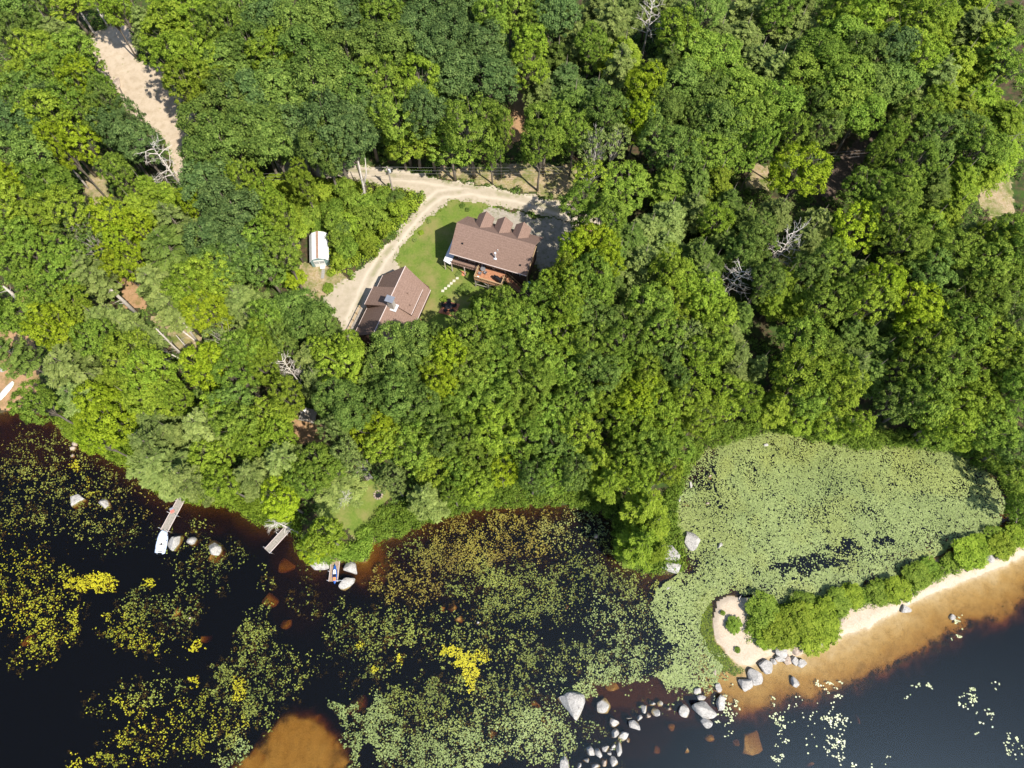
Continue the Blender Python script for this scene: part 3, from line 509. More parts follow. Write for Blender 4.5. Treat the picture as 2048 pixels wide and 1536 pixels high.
MARKS = [('the long sandy clearing', 275, 160), ('the white-roofed shed', 638, 500), ('the chimneyed garage', 775, 605), ('the three-dormer house', 985, 490), ('the drive bend', 865, 385),
 ('the utility pole', 778, 350), ('the pale dead tree', 330, 320), ('the small pinkish clearing', 190, 370), ('the tall leaning snag', 243, 600), ('the orange litter clearing', 40, 735), ('the white boat dock', 340, 1030),
 ('the empty wooden dock', 560, 1078), ('the blue kayak dock', 668, 1140), ('the grey wooden platform', 615, 830), ('the stone fire ring', 757, 990), ('the round bare grey tree', 575, 735), ('the dark-gap bare tree', 1475, 560),
 ('the leaning grey branches', 1570, 490), ('the tip of the rocky point', 1300, 1140), ('the lily pond', 1680, 980), ('the sand spit', 1480, 1240), ('the dark dirt track', 1705, 310), ('the sunlit right-edge patch', 1985, 390),
 ('the top-edge bare branches', 1300, 35), ('the top left corner', 0, 0), ('the top right corner', 2048, 0), ('the top edge middle', 780, 0), ('the right edge middle', 2048, 640), ('the reddish canopy gap', 1045, 205), ('the brown brush', 1085, 615), ('the shrubby lake bank', 1000, 985), ('the trackside lime crown', 1600, 345), ('the upper lime crown', 1290, 190)]
ORD = ['nearest', 'second nearest', 'third nearest', 'fourth nearest', 'fifth nearest', 'sixth nearest', 'seventh nearest', 'eighth nearest', 'ninth nearest', 'tenth nearest', 'eleventh nearest', 'twelfth nearest'] + ['%dth nearest' % k for k in range(13, 60)]
def sector(dx, dy):
    if abs(dx) > abs(dy): return 'to the right of' if dx > 0 else 'to the left of'
    return 'below' if dy > 0 else 'above'
def rank_labels(items, marks):
    """items: (px, py, phrase); a unique true label for each, by distance to the closest landmark on that side"""
    keyed = {}
    for i, (px, py, ph) in enumerate(items):
        k = min(range(len(marks)), key=lambda q: (marks[q][1] - px) ** 2 + (marks[q][2] - py) ** 2)
        dx, dy = px - marks[k][1], py - marks[k][2]; keyed.setdefault((ph, k, sector(dx, dy)), []).append((dx * dx + dy * dy, i))
    out = [None] * len(items)
    for (ph, k, se), L_ in keyed.items():
        L_.sort()
        for n_, (_, i) in enumerate(L_):
            out[i] = '%s %s %s' % (ph, se, marks[k][0]) if len(L_) == 1 else '%s, %s %s %s' % (ph, ORD[n_], se.replace('to the ', ''), marks[k][0])
    return out
# fill gaps in the canopy between the traced crowns
def openpix(px, py):
    for nm in ('clearing', 'driveway', 'parking_pad', 'lawn', 'dry_grass', 'needle_litter', 'dirt_track'):
        for p in REG[nm]:
            if bool(inpoly(np.array([px]), np.array([py]), p)[0]): return True
    return any(bool(inpoly(np.array([px]), np.array([py]), p)[0]) for p in BUILD)
cells = []
fy = -20.0
while fy < 1000:
    fx = -10.0
    while fx < 2060: cells.append((fx + R.uniform(-12, 12), fy + R.uniform(-12, 12))); fx += 34
    fy += 34
R.shuffle(cells)
DARK = [(325,322,30),(575,735,20),(1570,490,22),(190,365,30),(355,690,20),(728,370,28),(170,35,16),(617,862,40),(1040,215,28),(1700,300,45),(1985,400,40),(1540,640,42),(1480,560,40),(1300,130,25),(1150,420,20),(1260,540,0),(1310,30,30),(650,340,30),(90,470,22),(30,590,30),(275,590,30),(350,690,30),(1500,650,30),(1740,790,30),(1230,320,15),(1530,330,30),(1560,250,25),(760,900,35),(2030,400,40),(1470,700,20),(700,870,18)]
for fx, fy in cells:
    if any((fx - t[0]) ** 2 + (fy - t[1]) ** 2 < (t[2] * .72 + 14) ** 2 for t in TL): continue
    if any((fx - q[0]) ** 2 + (fy - q[1]) ** 2 < q[2] ** 2 for q in DARK): continue
    if openpix(fx, fy + 18) or openpix(fx, fy - 4): continue
    p = G(fx, fy, 5.0)
    if grid_at(SD, p[0], p[1]) < 6: continue
    nb = min(TL, key=lambda t: (fx - t[0]) ** 2 + (fy - t[1]) ** 2)
    TL.append([fx, fy, R.uniform(26, 34), nb[3] if nb[3] in 'mh' else 'm', nb[4]])
KEEP = [(350,250,24),(290,165,30),(235,90,36),(225,130,20),(330,205,22),(215,560,14),(325,672,16),(340,700,18),(200,225,0),(190,365,26),(97,468,18),(44,745,34),(28,590,20),(262,600,20),(230,585,16),(355,690,16),(385,680,14),(345,655,12),(617,862,36),(1045,205,18),(1100,372,20),(735,1010,34),(757,990,16),(1988,400,28),(632,572,24),(638,500,30),(1475,560,30),(1545,640,34),(1705,305,30),(325,322,32),(575,735,22),(1570,490,24),(1302,34,24),(155,352,16),(170,35,14),(728,370,24),(755,350,20),(560,332,8),(617,335,8),(655,335,8),(548,1050,12),(1820,400,0),(1232,318,10),(1102,640,12),(700,872,14),(1010,345,20),(1640,348,0),(1740,790,20),(340,1010,14),(560,1072,16)]
for t in TL:
    for kx, ky, kr in KEEP:
        if kr == 0: continue
        d = math.hypot(t[0] - kx, t[1] - ky); need = kr + .78 * t[2]
        if d < need:
            if d > need * .55 or d < 1: f = need / max(d, 1); t[0] = kx + (t[0] - kx) * f; t[1] = ky + (t[1] - ky) * f
            else: t[2] = -1; break
TL = [t for t in TL if t[2] > 0]
PLACED = []
def place_tree(px, py, rp, kind, colr, hh=None):
    PR = PROTO[kind]; cm, tm, R0, H0 = PR[R.randrange(len(PR))]; h = hh or base_height(px, py, kind); lo = 3.0 if kind == 'y' else 7.5
    fz = .55 if kind == 'y' else .74
    while True:
        z = 2.0
        for _ in range(4): p = at(px, py, z + h * fz); z = max(hgt(p[0], p[1]), 0.2)
        if not blocked(p[0], p[1]) or h < lo: break
        h *= .88
    cx_, cy_ = p[0], p[1]; bx, by = cx_, cy_; tl = 0
    if blocked(bx, by):
        best = None
        for r in np.arange(.4, 6, .4):
            for a in np.arange(0, 6.28, .39):
                X, Y = cx_ + r * math.cos(a), cy_ + r * math.sin(a)
                if not blocked(X, Y): best = (X, Y); break
            if best: break
        if best: bx, by = best
        else: return
    z = hgt(bx, by); q = at(px + rp, py, z + h * fz); rad = max(.8, math.hypot(q[0] - cx_, q[1] - cy_))
    PLACED.append((px, py, rad, kind, colr, bx, by, z, cx_ - bx, cy_ - by, h, cm, tm, R0, H0))
for t in TL: place_tree(*t)
for t in [(325,318,48,'d',0,14.5), (575,735,32,'d',0,11), (1470,560,38,'d',0,11.5), (1572,488,38,'d',0,14), (1302,30,38,'d',0,14), (160,560,20,'d',0,9), (238,470,24,'d',0,8), (1105,640,22,'d',0,9), (548,1050,22,'d',0,5), (1190,300,24,'d',0,13), (690,995,20,'d',0,11), (620,200,1,'d',0,5)][:11]:
    place_tree(t[0], t[1], t[2], 'd', 0, t[5])
cnt = {}
labs = rank_labels([(a[0], a[1], ('small ' if a[2] < 2.9 and a[3] not in 'yd' else 'broad ' if a[2] > 4.7 else '') + ('pale grey ' if a[3] == 'd' else CW[a[4]] + ' ') + KW[a[3]]) for a in PLACED], MARKS)
for a, lb in zip(PLACED, labs):
    px, py, rad, kind, colr, bx, by, z, ox, oy, h, cm, tm, R0, H0 = a
    nm, cat, grp = GROUPS[kind]; lean = Vector((ox, oy, h * .74)).normalized()
    rot = Vector((0, 0, 1)).rotation_difference(lean).to_matrix() @ Matrix.Rotation(R.uniform(0, 6.28), 3, 'Z')
    sc = Vector((rad / R0, rad / R0, h / H0)); kz = R.uniform(.92, 1.08)
    if kind == 'd': root = bpy.data.objects.new(nm, cm)
    else: root = bpy.data.objects.new(nm, None); root.empty_display_size = .5
    link(root); tag(root, lb, cat, grp); root.location = (bx, by, z); root.rotation_euler = rot.to_euler(); root.scale = (sc.x * kz, sc.y / kz, sc.z)
    if kind != 'd':
        c = bpy.data.objects.new('crown', cm); link(c, root); c.material_slots[0].link = 'OBJECT'; c.material_slots[0].material = LEAF[colr]
        link(bpy.data.objects.new('trunk', tm), root)
print('TREES', len(PLACED))

# ------------------------------------------------------------------ undergrowth, shoreline shrubs, bushes
def clump_stuff(name, PTS, rad, hh, nq, lsz, mat, seed, label, cat):
    rs = np.random.RandomState(seed); n = len(PTS); k = np.repeat(np.arange(n), nq); e = rs.normal(size=(len(k), 3)); e /= np.linalg.norm(e, axis=1, keepdims=True); e[:, 2] = np.abs(e[:, 2])
    rr = rad * (.6 + .8 * rs.rand(n)); h2 = hh * (.5 + rs.rand(n)); q = rs.rand(len(k), 1) ** .4
    C = PTS[k] + e * q * np.stack([rr[k], rr[k], h2[k]], 1); N_ = e * 1.1 + np.array([0, 0, .5]) + rs.normal(size=e.shape) * .4
    V, Q = quads(C, N_, lsz * (.6 + .8 * rs.rand(len(k))), .6, rs); tt = np.clip(rs.normal(.5, .2, n), 0, 1)
    o = link(bpy.data.objects.new(name, npmesh(name, V, Q, mat, np.clip(tt[k] + rs.normal(0, .12, len(k)), 0, 1)))); return tag(o, label, cat, None, 'stuff')
def hgts(x, y):
    i = np.clip(np.searchsorted(XS, x) - 1, 0, len(XS) - 2); j = np.clip(np.searchsorted(YS, y) - 1, 0, len(YS) - 2)
    a = (x - XS[i]) / (XS[i + 1] - XS[i]); b = (y - YS[j]) / (YS[j + 1] - YS[j])
    return (HT[j, i] * (1 - a) + HT[j, i + 1] * a) * (1 - b) + (HT[j + 1, i] * (1 - a) + HT[j + 1, i + 1] * a) * b
x = NR.uniform(-113, 113, 26000); y = NR.uniform(-18, 132, 26000); sd = grid_at(SD, x, y); rg = grid_at(REGID, x, y); z = hgts(x, y); ux, uy = proj(x, y, z)
ok = (sd > 1) & (rg == 0) & (ux > -120) & (ux < 2170) & (uy > -120)
ok &= ~inpoly(ux, uy, [(860,590),(895,480),(930,420),(1110,450),(1100,600),(990,620)]) & ~inpoly(ux, uy, [(640,700),(700,560),(790,520),(880,590),(870,700),(760,760)]) & ~inpoly(ux, uy, [(590,460),(660,460),(668,545),(600,545)])
for q in DARK: ok &= ~(((ux - q[0]) ** 2 + (uy - q[1]) ** 2 < (q[2] * .9) ** 2) & (NR.rand(len(x)) < .8))
ok &= fbm(x * .12, y * .12, 90) > .38
P = np.stack([x, y, z], 1)[ok]
clump_stuff('undergrowth', P, .75, .8, 26, .34, LEAF[1], 5, 'low leafy undergrowth covering the floor of the wood', 'undergrowth')
px_ = NR.uniform(500, 850, 1500); py_ = NR.uniform(370, 600, 1500)
HEDGE = [(560,360),(700,368),(780,380),(842,392),(840,408),(800,452),(768,482),(716,530),(664,548),(662,470),(600,462),(560,520),(520,480)]
hm = inpoly(px_, py_, HEDGE); pts = np.array([G(a, b) for a, b in zip(px_[hm], py_[hm])])
clump_stuff('brambles', pts, 1.0, 1.7, 60, .30, LEAF[3], 8, 'bright yellow-green brambles and saplings filling the slope between shed and drive', 'brambles')
# weeds straggling along the edges of the gravel and the sand
x = NR.uniform(-100, 40, 160000); y = NR.uniform(30, 128, 160000); r0 = grid_at(REGID, x, y); r1 = grid_at(REGID, x + NR.uniform(-.7, .7, len(x)), y + NR.uniform(-.7, .7, len(x)))
hard = [ORDER.index(q) + 1 for q in ('driveway', 'parking_pad', 'clearing')]
ok = (np.isin(r0, hard) != np.isin(r1, hard)) | (np.isin(r0, hard) & (fbm(x * .8, y * .8, 231) > .70) & (NR.rand(len(x)) < .05)); x, y = x[ok][:5200], y[ok][:5200]
clump_stuff('edge_weeds', np.stack([x, y, hgts(x, y)], 1), .22, .16, 12, .11, LEAF[2], 31, 'weeds and grass tufts straggling along the gravel edges', 'weeds')
# shoreline shrubs: a belt along the bank, wide on the north side of the pond and the bay
BELT = [(738,1062),(760,1020),(860,985),(930,970),(1000,962),(1080,960),(1200,975),(1230,1000),(1300,1020),(1350,960),(1390,880),(1440,850),(1520,830),(1600,845),(1700,862),(1850,862),(1960,890),(2040,950),(2060,1080),(1960,1095),(1990,1000),(1930,915),(1800,905),(1600,895),(1500,880),(1400,915),(1370,1000),(1370,1140),(1290,1150),(1225,1110),(1205,1035),(1000,1020),(850,1050),(760,1090)]
x = NR.uniform(-90, 100, 60000); y = NR.uniform(0, 50, 60000); sd = grid_at(SDn, x, y); ux, uy = proj(x, y, 0)
ok = (sd > -.4) & (sd < 7) & inpoly(ux, uy, BELT); x, y = x[ok][:5200], y[ok][:5200]
clump_stuff('shoreline_shrubs', np.stack([x, y, np.maximum(hgts(x, y), 0) + .1], 1), .62, 1.0, 34, .24, LEAF[2], 6, 'dense low green shrubs along the lake bank and pond edge', 'shrubs')
x = NR.uniform(-90, -20, 40000); y = NR.uniform(0, 55, 40000); sd = grid_at(SDn, x, y); ux, uy = proj(x, y, 0)
ok = (sd > -.3) & (sd < 4.5) & (ux < 600) & (uy > 835) & (np.abs(ux - 352) > 16); x, y = x[ok][:1700], y[ok][:1700]
clump_stuff('waterside_shrubs', np.stack([x, y, np.maximum(hgts(x, y), 0) + .1], 1), .7, 1.3, 34, .26, LEAF[3], 16, 'leafy shrubs hanging over the water under the left shore trees', 'shrubs')
x = NR.uniform(30, 85, 40000); y = NR.uniform(0, 40, 40000); ux, uy = proj(x, y, 0); sd = grid_at(SDn, x, y)
SPIT = [(1498,1212),(1560,1208),(1650,1194),(1700,1180),(1760,1164),(1840,1142),(1900,1115),(1960,1090),(2060,1046),(2060,1084),(1990,1106),(1950,1130),(1905,1146),(1860,1162),(1796,1200),(1740,1203),(1702,1214),(1678,1238),(1655,1284),(1600,1284),(1540,1294),(1512,1278),(1490,1262),(1500,1225)]
ok = (sd > -.3) & inpoly(ux + NR.normal(0, 5, len(x)), uy + NR.normal(0, 4, len(x)), SPIT); x, y = x[ok][:1500], y[ok][:1500]
clump_stuff('spit_thicket', np.stack([x, y, np.maximum(hgts(x, y), 0)], 1), .55, .85, 34, .22, LEAF[2], 17, 'low green scrub growing between the bushes along the sand spit', 'scrub')
x = NR.uniform(-90, 0, 60000); y = NR.uniform(0, 50, 60000); sd = grid_at(SDn, x, y); ux, uy = proj(x, y, 0)
ok = (sd > -.2) & (sd < 2.2) & (ux > 560) & (ux < 745) & (uy > 1055) & (ux - 640 > (1090 - uy) * .9); x, y = x[ok][:900], y[ok][:900]
clump_stuff('bank_thicket', np.stack([x, y, np.maximum(hgts(x, y), 0) + .1], 1), .65, 1.2, 40, .22, LEAF[2], 7, 'green thicket on the bank between the kayak dock and the sandy path', 'thicket')
# weedy growth under the water west of the spit
x = NR.uniform(20, 50, 30000); y = NR.uniform(-5, 25, 30000); ux, uy = proj(x, y, 0)
ok = inpoly(ux, uy, [(1395,1200),(1420,1185),(1425,1240),(1432,1285),(1455,1312),(1490,1340),(1470,1350),(1435,1335),(1410,1300),(1398,1250)]); x, y = x[ok][:900], y[ok][:900]
clump_stuff('water_weed', np.stack([x, y, np.full(len(x), -.18)], 1), .35, .16, 26, .16, LEAF[3], 12, 'green water weed growing beside the sand spit', 'water weed')
BUSH = [(1468,1250,17,1),(1528,1222,36,1),(1560,1262,38,2),(1532,1280,22,2),(1592,1242,34,2),(1604,1210,26,1),(1622,1276,30,2),(1642,1228,34,2),(1654,1262,26,2),(1672,1202,28,1),(1702,1192,26,3),(1762,1184,26,1),(1792,1180,28,2),(1832,1150,28,1),(1856,1132,20,1),(1936,1110,34,3),(1904,1122,18,1),(1962,1090,24,2),(2002,1092,28,2),(2034,1072,24,2),(1475,1300,6,1),(1986,1072,20,1),(1446,1226,5,1)]
def bush(px, py, rp, colr, lb, hh=None):
    h = hh or max(.4, min(1.8, rp * .052)); p = G(px, py, h * .5); z = max(hgt(p[0], p[1]), .05); q = at(px + rp, py, z + h * .5); rad = q[0] - p[0]
    cm, tm, R0, H0 = PROTO['y'][R.randrange(3)]; root = empty('bush', (p[0], p[1], z - .1), R.uniform(0, 6)); root.scale = (rad / R0, rad / R0, h / H0 * 1.15)
    tag(root, lb, 'bush', 'bushes and shrubs')
    c = link(bpy.data.objects.new('crown', cm), root); c.material_slots[0].link = 'OBJECT'; c.material_slots[0].material = LEAF[colr]; link(bpy.data.objects.new('trunk', tm), root)
SMK = [('the curled tip of the sand spit', 1450, 1230), ('the white log on the beach', 1816, 1190), ('the beach boulder cluster', 1575, 1310), ('the right end of the beach', 2048, 1100), ('the middle of the spit', 1680, 1230)]
for b, lb in zip(BUSH, rank_labels([(b[0], b[1], ('tiny ' if b[2] < 8 else 'small ' if b[2] < 22 else 'large ') + CW[min(b[3] + 1, 3)] + ' bush') for b in BUSH], SMK)): bush(b[0], b[1], b[2], min(b[3] + 1, 3), lb)
for (px, py, rp, c, lb) in [(930,578,13,1,'dark green bush below the left corner of the raised deck'), (917,548,7,4,'small pale green bush beside the house wall'), (889,598,8,2,'small green bush above the orange paver patio'), (925,411,6,1,'dark shrub at the top of the lawn'), (935,419,5,1,'low dark shrub in the flower bed near the first dormer'), (858,443,5,4,'pale shrub on the left edge of the lawn below the bend'), (842,465,6,3,'yellowish shrub on the left edge of the lawn'), (830,480,5,4,'pale tuft on the lawn edge facing the shed'), (663,545,9,3,'yellow-green bush on the gravel edge below the shed'), (700,545,6,2,'small bush on the gravel edge between shed and garage'), (656,576,12,2,'spreading green bush at the lower left of the shed yard'), (960,553,6,3,'small light bush beside the deck posts')]:
    bush(px, py, rp, c, lb)

# ------------------------------------------------------------------ lily pads
PONDP = [(1365,985),(1385,935),(1420,905),(1500,875),(1600,888),(1700,900),(1850,900),(1930,932),(1972,965),(1992,1010),(1975,1062),(1900,1100),(1830,1132),(1770,1165),(1700,1185),(1600,1205),(1530,1205),(1470,1182),(1430,1192),(1402,1232),(1400,1262),(1415,1300),(1445,1332),(1432,1362),(1390,1378),(1345,1370),(1310,1350),(1345,1335),(1352,1300),(1325,1262),(1300,1215),(1312,1180),(1350,1155),(1378,1120),(1362,1060),(1354,1020)]
HOLES = [(1690,1095,46,13),(1640,1128,50,13),(1590,1142,34,10),(1772,1078,18,8),(1742,1152,22,12),(1385,1140,16,30),(1345,1285,22,8),(1365,1110,14,12),(1560,1135,20,8)]
#         px   py   rx  ry  dens type
LZ = [(830,1100,60,26,.5,'O'),(930,1090,90,60,.72,'B'),(1040,1070,120,55,.62,'B'),(1150,1060,70,45,.55,'G'),(1180,1120,60,60,.5,'O'),(820,1160,90,50,.5,'B'),(940,1160,70,50,.55,'O'),(1040,1190,90,60,.7,'O'),(1120,1190,60,60,.55,'O'),
 (1210,1230,60,50,.5,'G'),(1260,1190,50,60,.5,'O'),(1290,1250,60,60,.62,'G'),(1000,1270,90,60,.5,'O'),(900,1270,60,60,.42,'O'),(790,1260,80,50,.5,'O'),(750,1320,60,50,.42,'O'),(1290,1320,120,34,.62,'G'),(1240,1345,60,24,.75,'G'),(1390,1345,60,34,.9,'G'),(1160,1310,60,30,.5,'O'),(1070,1330,90,40,.55,'O'),
 (960,1400,120,50,.6,'O'),(860,1430,110,60,.62,'O'),(1000,1450,90,60,.62,'G'),(880,1500,120,50,.75,'G'),(1080,1480,60,60,.75,'G'),(1120,1400,40,50,.6,'G'),(760,1440,34,60,.8,'G'),(704,1500,18,44,.8,'G'),(699,1440,22,36,.8,'G'),(676,1406,24,10,.6,'G'),(1170,1380,30,30,.8,'G'),
 (1180,1460,30,30,.4,'G'),(60,1190,100,80,.46,'Y'),(30,1090,60,70,.34,'Y'),(95,1268,60,26,.58,'Y'),(60,1305,50,22,.5,'Y'),(25,1340,30,16,.5,'Y'),(190,1163,42,16,1.4,'Z'),(160,1170,30,14,1.2,'Z'),(210,1172,20,10,1.2,'Z'),(148,1235,8,14,1.0,'Y'),(110,920,110,60,.42,'O'),(200,960,60,60,.42,'O'),(90,1020,110,60,.42,'O'),(230,1060,60,50,.42,'O'),(150,935,22,16,.9,'Z'),(180,990,30,14,.5,'Z'),
 (300,1215,70,40,.5,'O'),(270,1260,60,50,.5,'Y'),(360,1230,50,50,.5,'O'),(330,1290,60,30,.25,'Y'),(395,1292,14,12,1.1,'Z'),(300,1168,12,8,1.1,'Z'),(300,1380,80,30,.45,'O'),(390,1365,12,12,1.0,'Z'),(250,1410,90,34,.3,'Y'),(320,1480,110,46,.46,'Y'),(200,1528,60,14,.6,'Y'),(420,1450,80,70,.5,'Y'),(480,1375,16,26,1.2,'Z'),(460,1500,50,40,.55,'G'),(500,1290,40,60,.55,'O'),(520,1250,30,40,.5,'O'),(480,1380,60,60,.6,'O'),
 (560,1340,60,60,.45,'O'),(540,1420,30,50,.45,'O'),(700,1240,60,40,.42,'O'),(720,1270,40,60,.42,'O'),(700,1300,50,40,.4,'O'),(400,1150,60,40,.4,'O'),(440,1110,60,40,.42,'O'),(360,1120,40,50,.32,'O'),(330,1060,30,30,.3,'O'),(400,1060,40,20,.42,'O'),(540,1160,24,20,.3,'O'),(610,1190,26,50,.28,'O'),(900,1302,22,9,2.0,'Z'),(925,1320,18,12,2.2,'Z'),(962,1314,16,10,2.0,'Z'),(942,1340,14,28,2.2,'Z'),(940,1368,9,14,2.0,'Z'),(720,1290,6,9,1.2,'Z'),(798,1318,6,12,1.4,'Z'),(748,1342,6,6,1.2,'Z'),
 (1100,1280,160,110,.16,'O'),(800,1380,150,60,.2,'O'),(150,960,220,120,.34,'B'),(60,1000,90,80,.3,'O'),(1420,975,40,40,.3,'O'),(1560,1470,16,60,.35,'W'),(1672,1465,18,56,.3,'W'),(1610,1440,30,50,.06,'W'),(1660,1375,8,8,.9,'W'),(1686,1404,8,8,.9,'W'),(1945,1378,28,12,.35,'W'),(1925,1398,22,14,.3,'W'),(1975,1440,20,20,.2,'W'),(2030,1485,14,24,.25,'W'),(1848,1366,26,5,.7,'W'),(1824,1392,16,6,.3,'W'),(1912,1240,10,8,.8,'W'),(1925,1262,10,12,.4,'W'),(1620,1500,14,14,.3,'W'),(1455,1420,18,40,.3,'W'),(1300,1400,70,25,.12,'G'),(1360,1390,20,16,.3,'G'),(1220,1500,40,30,.2,'G'),(1100,1530,50,14,.5,'G'),(1750,1535,40,10,.1,'W')]  # the long thin 'W' streak is a wave glint drawn as pale pads
PC = {'G': ((.150,.200,.060),(.255,.315,.105)), 'O': ((.075,.10,.020),(.25,.285,.05)), 'B': ((.13,.095,.015),(.26,.235,.035)), 'Y': ((.12,.14,.015),(.41,.385,.018)), 'Z': ((.30,.28,.01),(.48,.44,.015)), 'L': ((.18,.29,.06),(.26,.38,.10)), 'W': ((.36,.42,.20),(.58,.60,.40))}
n0 = 1500000
x = NR.uniform(-95, 88, n0); y = NR.uniform(-17, 42, n0); ux, uy = proj(x, y, 0)
ok = (grid_at(SDn, x, y) < -.15) & (ux > -40) & (ux < 2090) & (uy < 1560); x, y, ux, uy = x[ok], y[ok], ux[ok], uy[ok]; n0 = len(x)
nf = fbm(x * 1.7, y * 1.7, 101, 4); ncl = fbm(x * .30, y * .30, 111, 4); wob = (fbm(x * .45, y * .45, 121, 3) - .5) * 60; wob2 = (fbm(x * .45, y * .45, 131, 3) - .5) * 60
wb3 = (fbm(x * 1.6, y * 1.6, 171, 3) - .5) * 42; wb4 = (fbm(x * 1.6, y * 1.6, 181, 3) - .5) * 42
wx, wy = ux + wob + wb3 * .5, uy + wob2 + wb4 * .5
def pads(name, dens, cA, cB, rmin, rmax, label, sub=0.0, zb=.012, seed=1):
    rs = np.random.RandomState(seed); k = rs.rand(n0) < dens; X, Y = x[k], y[k]; n = len(X); ang = rs.rand(n) * 6.28; r = rmin + (rmax - rmin) * rs.rand(n) ** 1.6
    z = zb + .045 * rs.rand(n); s_ = rs.rand(n) < sub; z = np.where(s_, -.05 - .38 * rs.rand(n), z)
    tx, ty = rs.normal(0, .10, n), rs.normal(0, .10, n); V = np.zeros((n, 6, 3))
    aa = [.35, 1.45, 2.55, 3.75, 4.85, 5.93]
    for i, a in enumerate(aa):
        V[:, i, 0] = X + r * np.cos(a + ang); V[:, i, 1] = Y + r * .94 * np.sin(a + ang); V[:, i, 2] = z + r * (tx * np.cos(a + ang) + ty * np.sin(a + ang)) * .6
    t_ = np.clip(rs.normal(.5, .25, n) + (fbm(X * .2, Y * .2, 141) - .5) * 1.3, 0, 1)[:, None]; A = cA[k] if cA.ndim > 1 else cA; B_ = cB[k] if cB.ndim > 1 else cB
    c = (A * (1 - t_) + B_ * t_) * rs.uniform(.75, 1.2, (n, 1))
    o = link(bpy.data.objects.new(name, npmesh(name, V.reshape(-1, 3), np.arange(n * 6).reshape(-1, 6), MPAD, col=c))); tag(o, label, 'lily pads', None, 'stuff'); return n
MPAD = colattr('lily_pad', .45, .35)
PONDP = [(a + (20 if a > 1900 else 0) - (8 if a < 1430 and 870 < b < 1100 else 0), b - (16 if b < 940 else 0)) for a, b in PONDP]
pond = inpoly(ux + wob * .2, uy + wob2 * .2, PONDP).astype(float)
hole = np.zeros(n0)
for a, b, c, d in HOLES: hole = np.maximum(hole, sstep(1.25, .7, np.sqrt(((wx - a) / c) ** 2 + ((wy - b) / d) ** 2)))
nff = fbm(x * 4.2, y * 4.2, 161, 3)
pd = pond * (1 - hole) * (.25 + .75 * sstep(.30, .46, nff)) * (.50 + .50 * sstep(.30, .42, nf)) * (.55 + .45 * sstep(.32, .55, ncl)); pd *= np.where((np.abs(ux - 1395) < 38) & (uy < 985), .35, 1)
pd = np.maximum(pd, pond * .06)
A = np.array(PC['G'][0]) * np.ones((n0, 3)); B = np.array(PC['G'][1]) * np.ones((n0, 3)); yl = (sstep(990, 880, uy) * .45 + .5 * sstep(.48, .66, fbm(x * .16, y * .16, 191, 3)))[:, None]; A = A * (1 - yl) + np.array((.18, .21, .05)) * yl; B = B * (1 - yl) + np.array((.27, .31, .08)) * yl
n1 = pads('pond_lily_pads', pd * .97, A, B, .055, .135, 'pale green lily pads covering the pond behind the sand spit', .04, seed=3)
D = np.zeros(n0); CA = np.zeros((n0, 3)); CB = np.zeros((n0, 3)); WT = np.full(n0, 1e-9); DW = np.zeros(n0)
for a, b, c, d, e, ty in LZ:
    q = np.sqrt(((wx - a) / c) ** 2 + ((wy - b) / d) ** 2) if e < .95 else np.sqrt(((ux + wb3 * .55 - a) / c) ** 2 + ((uy + wb4 * .55 - b) / d) ** 2)
    w = sstep(1.35, .75, q) * e
    if ty == 'W': DW = np.maximum(DW, w); continue
    D = np.maximum(D, w); w4 = (w ** 3)[:, None]; CA += w4 * np.array(PC[ty][0]); CB += w4 * np.array(PC[ty][1]); WT += w ** 3
CA /= WT[:, None]; CB /= WT[:, None]
dn_ = np.clip(D * 1.25, 0, 1) * .95; dd = D * np.where(D > .95, .10 + .75 * sstep(.42, .58, nff), (.03 + .97 * sstep(.66 - .40 * dn_, .78 - .40 * dn_, .6 * nf + .4 * nff))) * (1 - pond) * np.where(D > .95, 1, (.25 + .85 * ncl) * (.22 + .78 * sstep(.36, .56, fbm(x * .62, y * .62, 211, 3))))
n2 = pads('lake_lily_pads', dd, CA, CB, .04, .13, 'green, yellow and brown lily pads floating in patches over the dark lake', .30, seed=4)
dw = DW * sstep(.44, .56, nf) * (1 - pond) * .45
n3 = pads('open_water_pads_and_glints', dw, np.array(PC['W'][0]), np.array(PC['W'][1]), .08, .14, 'sparse pale lily pads and a wave glint drawn as pads on blue-black water', 0, seed=5)
kk = (NR.rand(n0) < np.clip(D, 0, 1) * .016 * sstep(.35, .6, ncl)) & (D < .95) & (pond < .5)
clump_stuff('submerged_weed', np.stack([x[kk], y[kk], np.full(kk.sum(), -.40)], 1), .50, .22, 16, .20, leafmat('weed_brown_green', (.05, .05, .015), (.13, .12, .035), (.24, .21, .06)), 22, 'olive-brown weed growing under the water among the lily pads', 'water weed')
kk = (NR.rand(n0) < .05) & inpoly(ux + wob * .4, uy + wob2 * .4, [(1530,1420),(1600,1375),(1690,1330),(1790,1290),(1880,1265),(1960,1215),(2060,1165),(2060,1200),(1960,1255),(1870,1310),(1780,1350),(1690,1390),(1600,1400)])
clump_stuff('dark_weed', np.stack([x[kk], y[kk], np.full(kk.sum(), -.62)], 1), .5, .25, 12, .18, leafmat('weed_dark', (.05, .05, .02), (.11, .10, .045), (.18, .16, .07)), 23, 'dark weed bed beyond the golden shallows of the beach', 'water weed')
print('PADS', n1, n2, n3, kk.sum())

